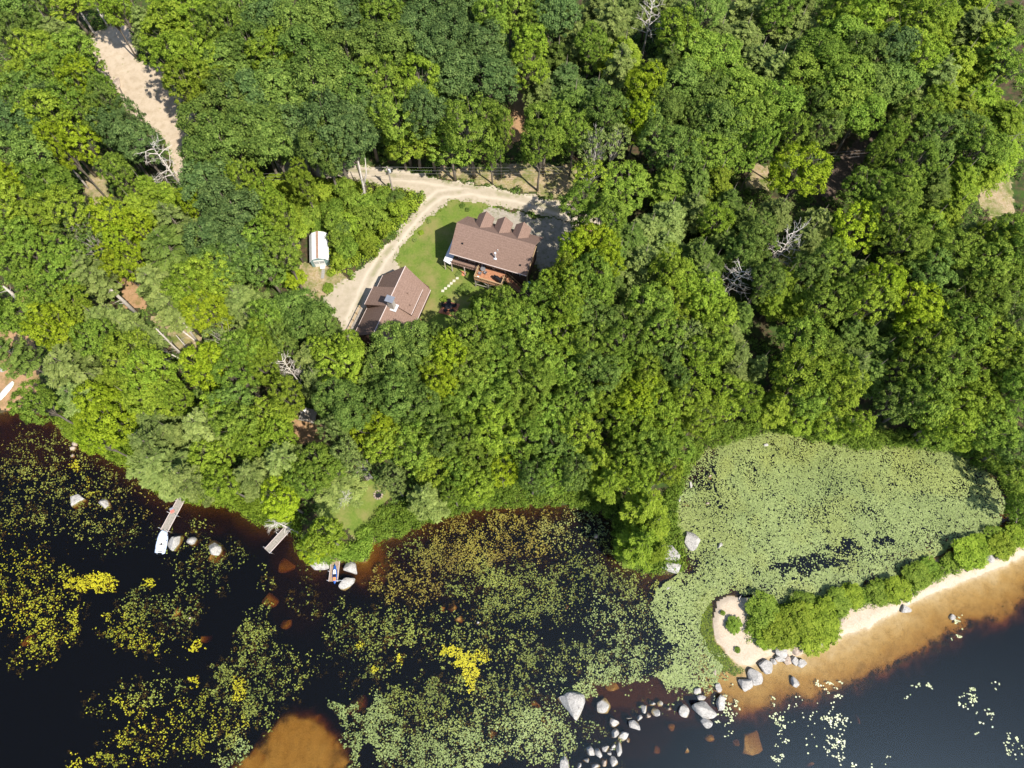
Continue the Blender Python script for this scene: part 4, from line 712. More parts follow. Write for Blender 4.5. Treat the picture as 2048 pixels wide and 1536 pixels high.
def rockmesh(seed, lev=3):
    import bmesh
    rs = np.random.RandomState(seed); bm = bmesh.new(); bmesh.ops.create_icosphere(bm, subdivisions=lev, radius=1.0)
    V = np.array([v.co[:] for v in bm.verts]); F = [tuple(v.index for v in f.verts) for f in bm.faces]; bm.free()
    for _ in range(15):          # facets
        n = rs.normal(size=3); n[2] *= .7; n /= np.linalg.norm(n); d = rs.uniform(.50, .88); t = V @ n; k = t > d; V[k] -= np.outer((t[k] - d) * .95, n)
    V *= 1 + .10 * (fbm(V[:, 0] * 2 + seed, V[:, 1] * 2 + V[:, 2] * 1.7, seed, 3) - .5)[:, None] + .05 * (fbm(V[:, 0] * 7 + seed, V[:, 1] * 7 + V[:, 2] * 6, seed + 3, 3) - .5)[:, None]
    return [tuple(v) for v in V], F

# ------------------------------------------------------------------ buildings
def roofmat():
    m_, t, b = newmat('brown_shingles'); N = t.nodes; L = t.links; tc = N.new('ShaderNodeTexCoord')
    nz = N.new('ShaderNodeTexNoise'); nz.inputs['Scale'].default_value = 5; nz.inputs['Detail'].default_value = 9; nz.inputs['Roughness'].default_value = .75
    L.new(tc.outputs['Object'], nz.inputs[0]); r = N.new('ShaderNodeValToRGB'); e = r.color_ramp.elements; e[0].position = .32; e[1].position = .68
    e[0].color = (.165, .108, .085, 1); e[1].color = (.30, .205, .165, 1); L.new(nz.outputs['Fac'], r.inputs[0])
    wv = N.new('ShaderNodeTexWave'); wv.bands_direction = 'Z'; wv.inputs['Scale'].default_value = 1.25; wv.inputs['Distortion'].default_value = .4; L.new(tc.outputs['Object'], wv.inputs[0])
    mp = N.new('ShaderNodeMapRange'); mp.inputs[3].default_value = .94; mp.inputs[4].default_value = 1.02; L.new(wv.outputs['Fac'], mp.inputs[0])
    mx = N.new('ShaderNodeMix'); mx.data_type = 'RGBA'; mx.blend_type = 'MULTIPLY'; mx.inputs[0].default_value = 1; L.new(r.outputs[0], mx.inputs[6]); L.new(mp.outputs[0], mx.inputs[7])
    L.new(mx.outputs[2], b.inputs['Base Color']); b.inputs['Roughness'].default_value = .92; setspec(b, .1); return m_
M['shingle'] = roofmat()
# house -------------------------------------------------------------
HR = empty('house', (-10.27, 60.59, 0), math.radians(-18.5)); tag(HR, 'large house with brown shingle roof, three dormers and a raised deck', 'house')
g0 = 2.4; ze, zr = 9.6, 12.8; rs_ = (zr - ze) / 4.0
w_ = MB(); w_.slab([(.35,1.15,9.9),(12.95,1.15,9.9),(12.95,6.95,9.9),(.35,6.95,9.9)], 9.9 - g0)
for xx in (.35, 12.95 - .15): w_.add([(xx,1.15,9.9),(xx+.15,1.15,9.9),(xx+.15,6.95,9.9),(xx,6.95,9.9),(xx,4,12.4),(xx+.15,4,12.4)], [(0,1,5,4),(1,2,5),(2,3,4,5),(3,0,4)])
w_.build('wall', M['siding'], HR)
rf = MB().slab([(0,0,ze),(13.3,0,ze),(13.5,4.0,zr),(.1,4.0,zr)], .16).slab([(.1,4.02,zr),(13.5,4.02,zr),(13.7,7.6,ze+.2),(.45,7.6,ze+.2)], .16).build('roof', M['shingle'], HR)
MB().box((6.65,-.03,ze-.07), (13.3,.08,.16)).build('gutter', M['trim'], HR)
for dx in (3.88, 7.11, 10.30):
    zt = 12.5; d = MB(); d.slab([(dx-1.35,7.75,zt-1.3),(dx,7.75,zt),(dx,4.45,zt),(dx-1.35,5.8,zt-1.3)], .12); d.slab([(dx,7.75,zt),(dx+1.35,7.75,zt-1.3),(dx+1.35,5.8,zt-1.3),(dx,4.45,zt)], .12)
    dm = d.build('dormer', M['shingle'], HR)
    q = MB(); q.add([(dx-1.1,7.35,9.4),(dx+1.1,7.35,9.4),(dx+1.1,7.35,zt-1.2),(dx,7.35,zt-.2),(dx-1.1,7.35,zt-1.2),(dx-1.1,5.4,9.8),(dx+1.1,5.4,9.8),(dx+1.1,5.4,zt-1.2),(dx,5.4,zt-.2),(dx-1.1,5.4,zt-1.2)],[(0,4,3,2,1),(0,5,9,4),(1,2,7,6),(5,6,7,8,9)]); q.build('cheek', M['siding'], dm)
    MB().box((dx,7.38,10.5),(1.0,.06,1.1)).build('window', M['glass'], dm)
for k, (xx, zz, ww, hh) in enumerate([(1.6,7.6,1.0,1.3),(3.4,7.6,1.0,1.3),(6.2,7.5,1.8,2.0),(8.3,7.5,1.8,2.0),(11.2,7.6,1.2,1.3),(2.2,4.2,.9,1.8),(6.5,4.4,1.6,1.2)]):
    wf = MB().box((xx,1.13,zz),(ww+.16,.06,hh+.16)).build('window', M['white'], HR); MB().box((xx,1.09,zz),(ww,.06,hh)).build('pane', M['glass'], wf)
pp = MB(); pp.tube([(7.66,1.0,10.2),(7.66,1.0,11.9)], .11, 10).tube([(7.66,1.0,11.85),(7.66,1.0,12.05)], .17, 10); sp = pp.build('stove_pipe', M['galv'], HR); MB().box((7.66,1.0,10.42),(.5,.5,.08)).build('flashing', M['galv'], sp)
MB().tube([(7.75,2.0,11.0),(7.75,2.0,11.55)], .06, 8).build('roof_vent', M['white'], HR)
for vx, vy in ((1.8,1.6),(11.9,1.0)): MB().box((vx,vy,ze+vy*rs_+.12),(.26,.2,.22)).build('roof_vent', M['black'], HR)
# lower porch: pale metal roof on the west side, narrow balcony along the south wall
MB().slab([(-1.25,-.15,6.9),(.0,-.35,6.7),(.3,3.9,7.0),(-1.15,4.2,7.2)], .1).build('porch_roof', M['galv'], HR)
bl = MB().slab([(-.1,.05,6.45),(4.65,.05,6.45),(4.65,1.1,6.45),(-.1,1.1,6.45)], .22).build('balcony', M['shingle'], HR)
b2 = MB(); b2.beam((-.05,.08,7.0),(4.6,.08,7.0),.07); [b2.beam((x,.08,6.45),(x,.08,7.0),.05) for x in np.arange(-.05,4.7,.42)]; b2.build('railing', M['siding'], bl)
for x in (-1.15,.1,2.4): MB().beam((x,-.05,g0),(x,-.05,6.5),.12).build('porch_post', M['trim'], HR)
# corner boards of the east end and the open eave framing there
eb = MB(); eb.beam((13.15,1.0,3),(13.15,1.0,9.4),.14); eb.beam((13.35,.2,9.45),(13.6,4.0,12.5),.1,.16); eb.build('trim_board', M['tanwood'], HR)
# deck -----------------------------------------------------------------
DK = HR; zd = 6.55
dk = MB(); k = 0
for x in np.arange(4.82, 9.45, .155): dk.box((x, -.28 + 0, zd - .02), (.14, 2.78, .05))
dko = dk.build('deck', M['wood'], DK)
jb = MB(); jb.beam((4.75,-1.6,zd-.17),(9.5,-1.6,zd-.17),.08,.22); jb.beam((4.78,-1.6,zd-.17),(4.78,1.05,zd-.17),.08,.22); jb.beam((9.47,-1.6,zd-.17),(9.47,.1,zd-.17),.08,.22)
for x in np.arange(5.3, 9.3, .6): jb.beam((x,-1.55,zd-.17),(x,1.05,zd-.17),.05,.18)
jb.build('joists', M['tanwood'], dko)
for x in (4.85, 7.1, 9.4):
    MB().beam((x,-1.5,g0-.6),(x,-1.5,zd-.28),.15).build('post', M['oldwood'], dko)
br = MB(); br.beam((4.85,-1.5,4.7),(9.4,-1.5,4.7),.09,.14); br.beam((4.85,-1.5,zd-1.3),(6.0,-1.5,zd-.3),.08); br.beam((7.1,-1.5,zd-1.3),(6.0,-1.5,zd-.3),.08); br.beam((7.1,-1.5,zd-1.3),(8.2,-1.5,zd-.3),.08); br.beam((4.85,-1.5,3.2),(7.1,-1.5,3.2),.08,.12); br.build('brace', M['oldwood'], dko)
rl = MB()
for (a, b) in (((4.78,1.05),(4.78,-1.62)),((4.78,-1.62),(9.5,-1.62)),((9.5,-1.62),(9.5,.0))):
    rl.beam((a[0],a[1],zd+.92),(b[0],b[1],zd+.92),.13,.05); rl.beam((a[0],a[1],zd+.12),(b[0],b[1],zd+.12),.05,.05)
    n = int(math.dist(a, b) / .14)
    for i in range(n + 1):
        f = i / n; rl.beam((a[0]+(b[0]-a[0])*f,a[1]+(b[1]-a[1])*f,zd+.1),(a[0]+(b[0]-a[0])*f,a[1]+(b[1]-a[1])*f,zd+.9),.035 if i % 9 else .1)
rl.build('railing', M['tanwood'], dko)
st = MB()
for i in range(15): st.box((9.65 + i * .27, .35 - i*.045, zd - .19 - i * .215), (.27, 1.0, .04))
sto = st.build('stairs', M['wood'], dko); sg = MB(); sg.beam((9.5,-.18,zd-.05),(13.5,-.80,zd-3.3),.06,.24); sg.beam((9.5,.86,zd-.05),(13.5,.2,zd-3.3),.06,.24); sg.beam((9.5,-.2,zd+.9),(13.5,-.85,zd-2.35),.08,.06); sg.beam((9.5,.9,zd+.9),(13.5,.25,zd-2.35),.08,.06)
for i in range(0, 16, 2): x = 9.5 + i * .267; sg.beam((x,-.2-i*.042,zd-.1-i*.215),(x,-.2-i*.042,zd+.88-i*.215),.05); sg.beam((x,.88-i*.042,zd-.1-i*.215),(x,.88-i*.042,zd+.88-i*.215),.05)
sg.build('handrail', M['tanwood'], sto)
def wpt(root, p): return root.matrix_basis @ Vector(p) if False else Matrix.Translation(root.location) @ root.rotation_euler.to_matrix().to_4x4() @ Vector(p)
# garage -----------------------------------------------------------------
ga = math.radians(-19.5); GR = empty('garage', (-17.24, 57.94, 0), ga); tag(GR, 'brown-roofed garage with shed dormers and a tapered stone chimney', 'garage')
ez, rz = 6.2, 10.0; S1 = -12.9
gw = MB().slab([(-3.85,-12.3,6.4),(3.85,-12.3,6.4),(3.85,-.5,6.4),(-3.85,-.5,6.4)], 4.4)
for yy in (-.65, -12.3): gw.add([(-3.85,yy,6.4),(3.85,yy,6.4),(0,yy,9.75),(-3.85,yy+.15,6.4),(3.85,yy+.15,6.4),(0,yy+.15,9.75)], [(0,1,2),(5,4,3),(0,2,5,3),(1,4,5,2)])
gw.build('wall', M['siding'], GR)
gr = MB(); gr.slab([(0,S1,rz),(4.3,S1,ez),(4.3,-.9,ez),(0,0,rz)], .16); gr.slab([(-4.3,S1,ez),(-.02,S1,rz),(-.02,0,rz),(-4.3,-1.0,ez)], .16); gro = gr.build('roof', M['shingle'], GR)
MB().beam((0,S1,rz+.03),(0,-.02,rz+.03),.12,.06).build('ridge_cap', M['trim'], gro)
MB().beam((4.3,S1,ez-.04),(4.3,-.9,ez-.04),.07,.16).build('gutter', M['trim'], gro); MB().beam((-4.3,S1,ez-.04),(-4.3,-1.0,ez-.04),.07,.14).build('gutter', M['trim'], gro)
def sheddorm(sx, xo, zo, y0, y1, nm):
    d = MB(); P = [(0.04*sx,y0,rz+.02),(xo*sx,y0,zo),(xo*sx,y1,zo),(0.04*sx,y1,rz+.02)]
    if sx < 0: P = P[::-1]
    d.slab(P, .14); o = d.build('dormer', M['shingle'], GR)
    zm = rz + (ez - rz) * (xo - .12) / 4.3; c = MB()
    for yy in (y0 + .12, y1 - .12):
        c.add([(.3*sx,yy,rz-.35),((xo-.12)*sx,yy,zo-.08),((xo-.12)*sx,yy,zm-.3)], [(0,1,2),(2,1,0)])
    c.box((sx*(xo-.14),(y0+y1)/2,(zo+zm)/2-.15),(.1,abs(y1-y0)-.24,zo-zm+.1)); c.build('cheek', M['siding'], o)
    for yy in np.linspace(y0+.8,y1-.8,3 if abs(y1-y0)<4.5 else 4): MB().box((sx*(xo-.07),yy,(zo+zm)/2),(.05,.6,max(.25,(zo-zm)*.55))).build('window', M['glass'], o)
    MB().beam((xo*sx,y0,zo-.03),(xo*sx,y1,zo-.03),.08,.12).build('gutter', M['trim'], o)
sheddorm(1, 3.55, 7.75, -6.9, -2.0, 'e'); sheddorm(-1, 4.32, 7.8, -7.7, -4.2, 'w')
ch = MB(); a0, a1 = .52, .36; cx0, cy0 = .75, -7.35
ch.add([(cx0-a0,cy0-a0*.8,8.4),(cx0+a0,cy0-a0*.8,8.4),(cx0+a0,cy0+a0*.8,8.4),(cx0-a0,cy0+a0*.8,8.4),(cx0-a0*.85,cy0-a0*.7,11.9),(cx0+a0*.85,cy0-a0*.7,11.9),(cx0+a0*.85,cy0+a0*.7,11.9),(cx0-a0*.85,cy0+a0*.7,11.9)],[(0,1,5,4),(1,2,6,5),(2,3,7,6),(3,0,4,7),(4,5,6,7)])
cho = ch.build('chimney', simple('pale_stone', (.40,.37,.33), .9, scale=5, var=.25, bump=.4), GR); cc = MB().slab([(cx0-.68,cy0-.58,12.15),(cx0+.68,cy0-.58,12.15),(cx0+.68,cy0+.58,12.15),(cx0-.68,cy0+.58,12.15)], .08)
cc.box((cx0-.45,cy0,11.98),(.08,.7,.26)); cc.box((cx0+.45,cy0,11.98),(.08,.7,.26)); cc.build('chimney_cap', M['grey'], cho); MB().box((cx0,cy0,9.45),(1.7,1.3,.12)).build('flashing', M['galv'], cho)
for vx, vy in ((1.9,-4.0),(2.9,-5.6),(-3.5,-6.3)): MB().box((vx,vy,rz-abs(vx)*.62+.14),(.22,.22,.2)).build('roof_vent', M['shingle'], GR)
for yy in (-2.6,-5.2,-8.0): MB().box((-3.9,yy,4.6),(.06,2.1,2.1)).build('garage_door', M['trim'], GR)
MB().box((3.9,-4.5,4.9),(.06,1.2,1.1)).build('window', M['glass'], GR); MB().box((1.2,-.47,7.4),(1.0,.06,1.2)).build('window', M['glass'], GR)
# ramp with rails beside the garage
RW_ = empty('wooden_ramp', tuple(wpt(GR, (-5.6,-10.5,0))), ga); tag(RW_, 'narrow wooden ramp with tan rails running beside the garage', 'ramp')
rm = MB(); [rm.box((0,y,4.05),(1.0,.2,.05)) for y in np.arange(-4.2,3.6,.22)]; rm.build('ramp_boards', M['oldwood'], RW_)
for sx in (-.52,.52):
    q = MB(); q.beam((sx,-4.3,4.95),(sx,3.6,4.95),.12,.06); q.beam((sx,-4.3,4.5),(sx,3.6,4.5),.05,.08); [q.beam((sx,y,3.2),(sx,y,4.95),.09) for y in np.arange(-4.3,3.7,1.3)]; q.build('railing', M['tanwood'], RW_)
# shed ------------------------------------------------------------------
def frame_from(pa, pb):
    return math.atan2(pb[1] - pa[1], pb[0] - pa[0]) - math.pi / 2
fb = G(641, 531); zb_ = fb[2]; fa = at(635, 516, zb_ + 2.75); ba = at(634, 462, zb_ + 2.75); sa = frame_from(fa, ba)
SH = empty('shed', (fa[0], fa[1] + .1, zb_ - .05), sa); SH.scale = (1.08, 1.0, 1.0); tag(SH, 'small grey-green shed with a white barn roof and double doors', 'shed')
prof = [(-1.5,1.75),(-.95,2.45),(0,2.8),(.95,2.45),(1.5,1.75)]; LS = 5.2
sw_ = MB(); fr_ = [(-1.4,0,0),(1.4,0,0),(1.4,0,1.8),(.9,0,2.38),(0,0,2.7),(-.9,0,2.38),(-1.4,0,1.8)]; bk = [(p[0],LS-.2,p[2]) for p in fr_]
sw_.add(fr_ + bk, [tuple(range(7)), tuple(range(13,6,-1))] + [(i,i+7,(i+1)%7+7,(i+1)%7) for i in range(7)]); sw_.build('wall', M['teal'], SH)
r_ = MB()
for (x0,z0),(x1,z1) in zip(prof[:-1],prof[1:]): r_.slab([(x0,-.15,z0+.06),(x1,-.15,z1+.06),(x1,LS,z1+.06),(x0,LS,z0+.06)], .07)
sro = r_.build('roof', simple('white_shed_roof', (.80,.81,.84), .5, var=.05), SH); MB().beam((0,-.15,2.89),(0,LS,2.89),.36,.06).build('needle_covered_ridge', simple('brown_needles', (.34,.22,.16), .9, scale=8, var=.3), sro)
for sx in (-1,1):
    d_ = MB().box((sx*.42-.08,-.05,1.0),(.82,.07,1.9)).build('door', M['white'], SH); l_ = MB(); [l_.box((sx*.42-.08+i*.14,-.1,1.3),(.09,.03,.12)) for i in (-2,-1,0,1,2)]; [l_.box((sx*.42-.08+i*.14,-.1,1.3+j*.18),(.09,.03,.11)) for i in (-2,-1,0,1,2) for j in (-1,1,2)]; l_.build('lattice_window', simple('grey_pane', (.22,.25,.25), .4), d_)
MB().slab([(-.2,-.6,.22),(.55,-.6,.22),(.55,-.12,.3),(-.2,-.12,.3)], .1).build('step', M['white'], SH)
pd_ = MB().box((0,0,.02),(.55,1.8,.08)).build('path_slab', M['concrete'], None, loc=(G(646,548)[0],G(646,548)[1],G(646,548)[2])); tag(pd_, 'grey plank laid on the dirt in front of the shed', 'plank')
# ------------------------------------------------------------------ things in the yard
def ring(c, n, r): return [(c[0] + r * math.cos(2*math.pi*i/n), c[1] + r * math.sin(2*math.pi*i/n)) for i in range(n)]
def chair(name, loc, rz, mat, label, grp, s=1.0):
    r = empty(name, loc, rz); r.scale = (s, s, s); tag(r, label, 'chair', grp)
    MB().slab([(-.28,-.28,.42),(.28,-.28,.42),(.28,.28,.38),(-.28,.28,.38)],.05).build('seat', mat, r); MB().slab([(-.28,.26,.42),(.28,.26,.42),(.28,.42,.95),(-.28,.42,.95)],.05).build('backrest', mat, r)
    for x in (-.25,.25):
        for y in (-.25,.25): MB().beam((x,y,0),(x,y,.4),.05).build('leg', mat, r)
        MB().beam((x*1.15,-.28,.62),(x*1.15,.3,.62),.06,.03).build('armrest', mat, r)
def table(loc, rad, mat, label, hz=.74):
    r = empty('table', loc); tag(r, label, 'table'); MB().tube([(0,0,hz-.04),(0,0,hz)], rad, 20).build('tabletop', mat, r)
    for i in range(4): a = .8+i*math.pi/2; MB().beam((rad*.7*math.cos(a),rad*.7*math.sin(a),0),(rad*.6*math.cos(a),rad*.6*math.sin(a),hz-.04),.05).build('leg', mat, r)
tl = wpt(HR,(5.65,.25,zd+.02)); table(tl, .42, M['grey'], 'small round grey table on the left side of the raised deck')
for dx, dy, rz, lb in ((-.25,.75,.4,'grey chair behind the round table on the raised deck'),(.65,-.35,-2.2,'grey chair on the right of the round deck table'),(-.35,-.85,2.9,'grey chair at the front left of the round deck table')): 
    p = wpt(HR,(5.65+dx*.8,.2+dy*.8,zd+.02)); chair('chair', p, rz, M['grey'], lb, 'chairs on the raised deck', .85)
GRL = empty('grill', wpt(HR,(8.75,-.85,zd+.02)), math.radians(-40)); tag(GRL, 'black covered barbecue grill in the right corner of the raised deck', 'grill')
gb = MB(); gb.tube([(-.5,0,.95),(.5,0,.95)], .32, 12); gb.build('lid', M['black'], GRL); MB().box((0,0,.55),(1.25,.55,.5)).build('cabinet', M['black'], GRL); MB().box((.85,0,.85),(.4,.5,.05)).build('side_shelf', M['black'], GRL); MB().box((-.85,0,.85),(.4,.5,.05)).build('side_shelf', M['black'], GRL)
pl_ = empty('planter', wpt(HR,(5.3,-1.25,zd+.02))); tag(pl_, 'pale flower pot in the front left corner of the raised deck', 'planter'); MB().tube([(0,0,0),(0,0,.35)], [.14,.2], 10).build('pot', M['white'], pl_)
for k, (px, py, lb) in enumerate([(1058,566,'pale blue barrel nearest the corner of the big house'), (1055,575,'pale blue barrel half under leaves below the other one')]):
    p = G(px, py, .9); r = empty('barrel', (p[0], p[1], p[2]-.9)); tag(r, lb, 'barrel', 'blue barrels by the house corner'); MB().tube([(0,0,0),(0,0,.25),(0,0,.7),(0,0,1.0)],[.30,.34,.34,.30],16).build('drum', M['barrel'], r); MB().tube([(0,0,1.0),(0,0,1.03)], .26, 16).build('lid', M['barrel'], r)
def pxslab(name, pts, th, mat, label, cat, up=.06, parent=None):
    P = [G(*p) for p in pts]; z = max(p[2] for p in P) + up; c = np.mean(P, 0); P = [at(a, b, z) for a, b in pts][::-1]
    P = [(p[0]-c[0], p[1]-c[1], 0) for p in P]; o = MB().slab(P, th).build(name, mat, parent, loc=(c[0],c[1],z)); return tag(o, label, cat), (c[0], c[1], z)
pt, pc = pxslab('paver_patio', [(890,602),(920,608),(909,633),(877,625)], .3, M['brick'], 'square patio of orange pavers below the lawn', 'patio')
table((pc[0]-.05,pc[1]+.05,pc[2]+.01), .62, M['black'], 'round black table on the orange paver patio')
for i in range(5):
    a = .3 + i*1.257; chair('chair', (pc[0]-.05+.92*math.cos(a), pc[1]+.05+.85*math.sin(a), pc[2]+.01), a-math.pi/2, M['black'], 'black patio chair around the round table, '+['at its right side','behind it on the right','behind it on the left','at its left side below','in front of it'][i], 'black chairs on the paver patio')
pxslab('paver_pad', [(921,541),(932,544),(928,552),(918,549)], .2, M['brick'], 'small square of orange pavers beside the house wall', 'paving')
SS = ['nearest the house','second from the house','third from the house','fourth from the house','fifth from the house','farthest from the house']
for i, (px, py) in enumerate([(914.5,556.5),(908,562),(902.5,567),(897.5,572),(891,577),(885.5,582)]):
    p = G(px, py); o = MB().slab([(-.26,-.2,0),(.22,-.24,0),(.27,.2,0),(-.2,.25,0)], .1).build('stepping_stone', M['concrete'] if 0 else simple('pale_flagstone', (.55,.52,.42), .9), None, loc=(p[0],p[1],p[2]+.05)); tag(o, 'pale stepping stone on the lawn, '+SS[i], 'stepping stone', 'stepping stones across the lawn')
# firewood heap beside the garage
FW = empty('firewood_pile', G(828,650)); tag(FW, 'heap of split firewood and orange boards at the garage corner', 'firewood'); 
for i in range(26): a = R.uniform(0,3.14); x, y, z = R.uniform(-1.2,1.2), R.uniform(-.8,.8), .1+R.random()*.5; MB().tube([(x-.25*math.cos(a),y-.25*math.sin(a),z),(x+.25*math.cos(a),y+.25*math.sin(a),z+.05)], R.uniform(.06,.11), 6).build('log', M['tanwood'] if i % 3 else M['wood'], FW)
# utility pole and wires
def pole(px, py, pxt, pyt, h, label):
    b = G(px, py); t_ = at(pxt, pyt, b[2] + h); r = empty('utility_pole', b); tag(r, label, 'pole', 'utility poles'); d = (t_[0]-b[0], t_[1]-b[1], h)
    MB().tube([(0,0,-.5),d], [.16,.11], 10).build('shaft', M['pole'], r); MB().beam((d[0]-.9,d[1]+.1,d[2]-.35),(d[0]+.9,d[1]-.1,d[2]-.35),.1,.12).build('crossarm', M['pole'], r)
    q = MB().tube([(d[0]+.28,d[1]-.12,d[2]-1.3),(d[0]+.28,d[1]-.12,d[2]-.6)], .2, 12).build('transformer', M['galv'], r); return (t_[0], t_[1], t_[2])
T1 = pole(787, 386, 774, 333, 6.6, 'grey utility pole with a transformer beside the gravel drive')
T2 = pole(1462, 352, 1470, 318, 7.5, 'utility pole half hidden among trees at the dirt track')
def wire(a, b, sag, lb):
    pts = [tuple(Vector(a).lerp(Vector(b), f) - Vector((0,0,sag*4*f*(1-f)))) for f in np.linspace(0,1,15)]; tag(MB().tube(pts, .016, 4).build('power_line', M['wire']), lb, 'power line', 'overhead wires')
TLf = at(300, 352, T1[2] + .5); TR = at(2100, 262, T2[2] + 1)
for k, (dz, nm) in enumerate(((-.1,'topmost'),(-.9,'middle'),(-1.7,'lowest'))):
    o_ = lambda p: (p[0], p[1], p[2] + dz)
    wire(o_(TLf), o_(T1), .5, nm + ' overhead wire left of the transformer pole'); wire(o_(T1), o_(T2), 1.0, nm + ' overhead wire between the two poles'); wire(o_(T2), o_(TR), .6, nm + ' overhead wire crossing the dark dirt track')
# standing bare trunks (they lean away from the point below the camera)
SN = [((190,70),(145,0),.17,'pale snag at the top left corner of the sandy clearing'),((217,54),(188,6),.11,'thin snag right of the pale one above the sandy clearing'),((223,52),(200,8),.10,'thinnest snag at the upper edge of the sandy clearing'),((177,377),(133,325),.15,'straight pale snag left of the small pinkish clearing'),
 ((277,630),(208,567),.27,'thick tall snag leaning up-left in the left woods'),((37,601),(6,572),.25,'thick snag by the left edge above the orange litter'),((404,695),(352,624),.15,'long thin snag above the round lime tree'),((370,717),(312,657),.17,'grey snag with brush left of the long thin one'),((352,735),(318,703),.10,'short snag at the foot of the slash pile'),((247,572),(222,552),.12,'short pale snag above the thick tall one'),
 ((117,578),(99,566),.09,'small snag in leaves right of the left edge'),((470,678),(441,646),.08,'slender snag left of the shed woods'),((735,418),(716,322),.20,'pale forked trunk standing beside the gravel drive'),((560,343),(547,312),.15,'pale trunk under the dark trees, leftmost of three'),((617,343),(609,310),.15,'pale trunk under the dark trees, middle of three'),((655,345),(641,308),.15,'pale trunk under the dark trees, rightmost of three'),((575,551),(567,532),.08,'short pale snag just left of the shed yard'),((300,712),(284,694),.09,'short leaning stem below the thick tall snag'),((332,704),(298,668),.10,'leftmost bare stem of the slash pile'),((392,712),(352,670),.10,'upper bare stem of the slash pile'),((384,726),(338,684),.13,'thickest bare stem of the slash pile')]
for (b, t_, r, lb) in SN:
    B = G(*b); dn = math.dist(t_, (1024, 1300)); h = max(2.0, math.dist(b, t_) / dn * H * .98); T_ = at(t_[0], t_[1], B[2] + h); d = Vector((T_[0]-B[0], T_[1]-B[1], h))
    mb = MB(); md = d * .5 + Vector((R.uniform(-.15,.15), R.uniform(-.15,.15), 0)); r *= 1.3; mb.tube([(0,0,-.3), tuple(md), tuple(d)], [r*1.15, r*.85, r*.4], 8)
    for i in range(7):
        f = R.uniform(.35,.95); a = R.uniform(0,6.3); p = d * f; l = R.uniform(.4,1.5); mb.tube([tuple(p), tuple(p + Vector((math.cos(a)*l, math.sin(a)*l, l*.4)))], [r*.22, .012], 4, cap=False)
    if 'forked' in lb:
        mb.tube([tuple(d*.45), tuple(d*.72 + Vector((.9,.5,0))), tuple(d*.95 + Vector((1.0,1.2,0)))], [r*.7, r*.5, r*.2], 7)
    tag(mb.build('bare_trunk', M['bark_pale'], None, loc=B, smooth=True), lb, 'bare trunk', 'standing dead trunks')
# slash and fallen stems in the left woods
for i, (a, b, lb) in enumerate([((300,688),(372,724),'fallen grey stem lying under the slash'),((350,650),(398,688),'fallen stem beside the long thin snag'),((232,162),(252,200),'dark log on the edge of the sandy clearing'),((240,470),(262,500),'fallen branch in the left bushes'),((1722,345),(1745,300),'straight fallen stem beside the dark dirt track')]):
    A_, B_ = G(*a), G(*b); tag(MB().tube([(0,0,.15),((B_[0]-A_[0])*.5,(B_[1]-A_[1])*.5,(B_[2]-A_[2])*.5+.25),(B_[0]-A_[0],B_[1]-A_[1],B_[2]-A_[2]+.2)], [.16,.13,.06], 7).build('fallen_log', M['bark'] if 'dark' in lb else M['dead'], None, loc=A_), lb, 'log', 'fallen logs')
# platform, fire ring, chairs, left-edge things
P_, pc = pxslab('wooden_platform', [(606,815),(634,820),(628,846),(596,839)], .25, M['oldwood'], 'grey wooden platform on the orange litter under the trees', 'platform', up=.7)
q = MB().add([(-1.1,.2,.02),(-.2,-.1,.02),(.1,.7,.35),(-.7,1.0,.5),(-.5,.4,.45)], [(0,1,4),(1,2,4),(2,3,4),(3,0,4)]).build('tarp', M['white'], None, loc=pc); tag(q, 'white tarp heaped on the grey wooden platform', 'tarp')
FR = empty('fire_ring', G(757,990)); tag(FR, 'round fire ring of pale stones near the lower shore', 'fire ring')
for i in range(11): a = i*.571; MB().box((.62*math.cos(a),.62*math.sin(a),.12),(.26,.22,.28),a).build('stone', M['rockb'], FR)
MB().tube([(0,0,0),(0,0,.04)], .5, 12).build('ashes', M['black'], FR)
chair('chair', G(730,950), 2.6, M['oldwood'], 'pale wooden chair above the stone fire ring', 'chairs by the fire ring'); chair('chair', G(738,957), 2.2, M['oldwood'], 'second wooden chair, closer to the stone fire ring', 'chairs by the fire ring')
BT = empty('upturned_boat', G(12,783), math.radians(62)); tag(BT, 'upturned white boat lying on litter at the left edge', 'boat')
hb = MB(); prof2 = [(-1.9,.12),(-1.5,.38),(-.5,.48),(.6,.46),(1.5,.34),(1.9,.08)]; V = []; F = []
for x, w in prof2: V += [(x,-w,.05),(x,-w*.8,.3),(x,0,.45),(x,w*.8,.3),(x,w,.05)]
for i in range(5):
    for j in range(4): F.append((i*5+j,i*5+5+j,i*5+6+j,i*5+1+j))
F += [(0,1,2,3,4),(29,28,27,26,25)]; hb.add(V, F).build('hull', M['white'], BT); MB().beam((-1.7,0,.46),(1.7,0,.46),.05).build('keel', M['grey'], BT)
def heap(name, px, py, s, mat, lb, cat):
    V, F = rockmesh(R.randrange(999), 2); V = [(v[0]*s, v[1]*s*.8, v[2]*s*.45) for v in V]; p = G(px, py); o = MB().add(V, F).build(name, mat, None, loc=p); tag(o, lb, cat)
heap('tarp_heap', 218, 647, .85, M['white'], 'white tarp heap in the trees left of the thick tall snag', 'tarp')
heap('tarp_heap', 48, 530, 1.0, simple('blue_grey_tarp', (.28,.34,.42), .5, var=.3), 'blue-grey tarp heap in the shaded gap near the left edge', 'tarp')
heap('tarp_heap', 14, 654, .4, M['blue'], 'small blue tarp bundle at the left edge above the orange litter', 'tarp')

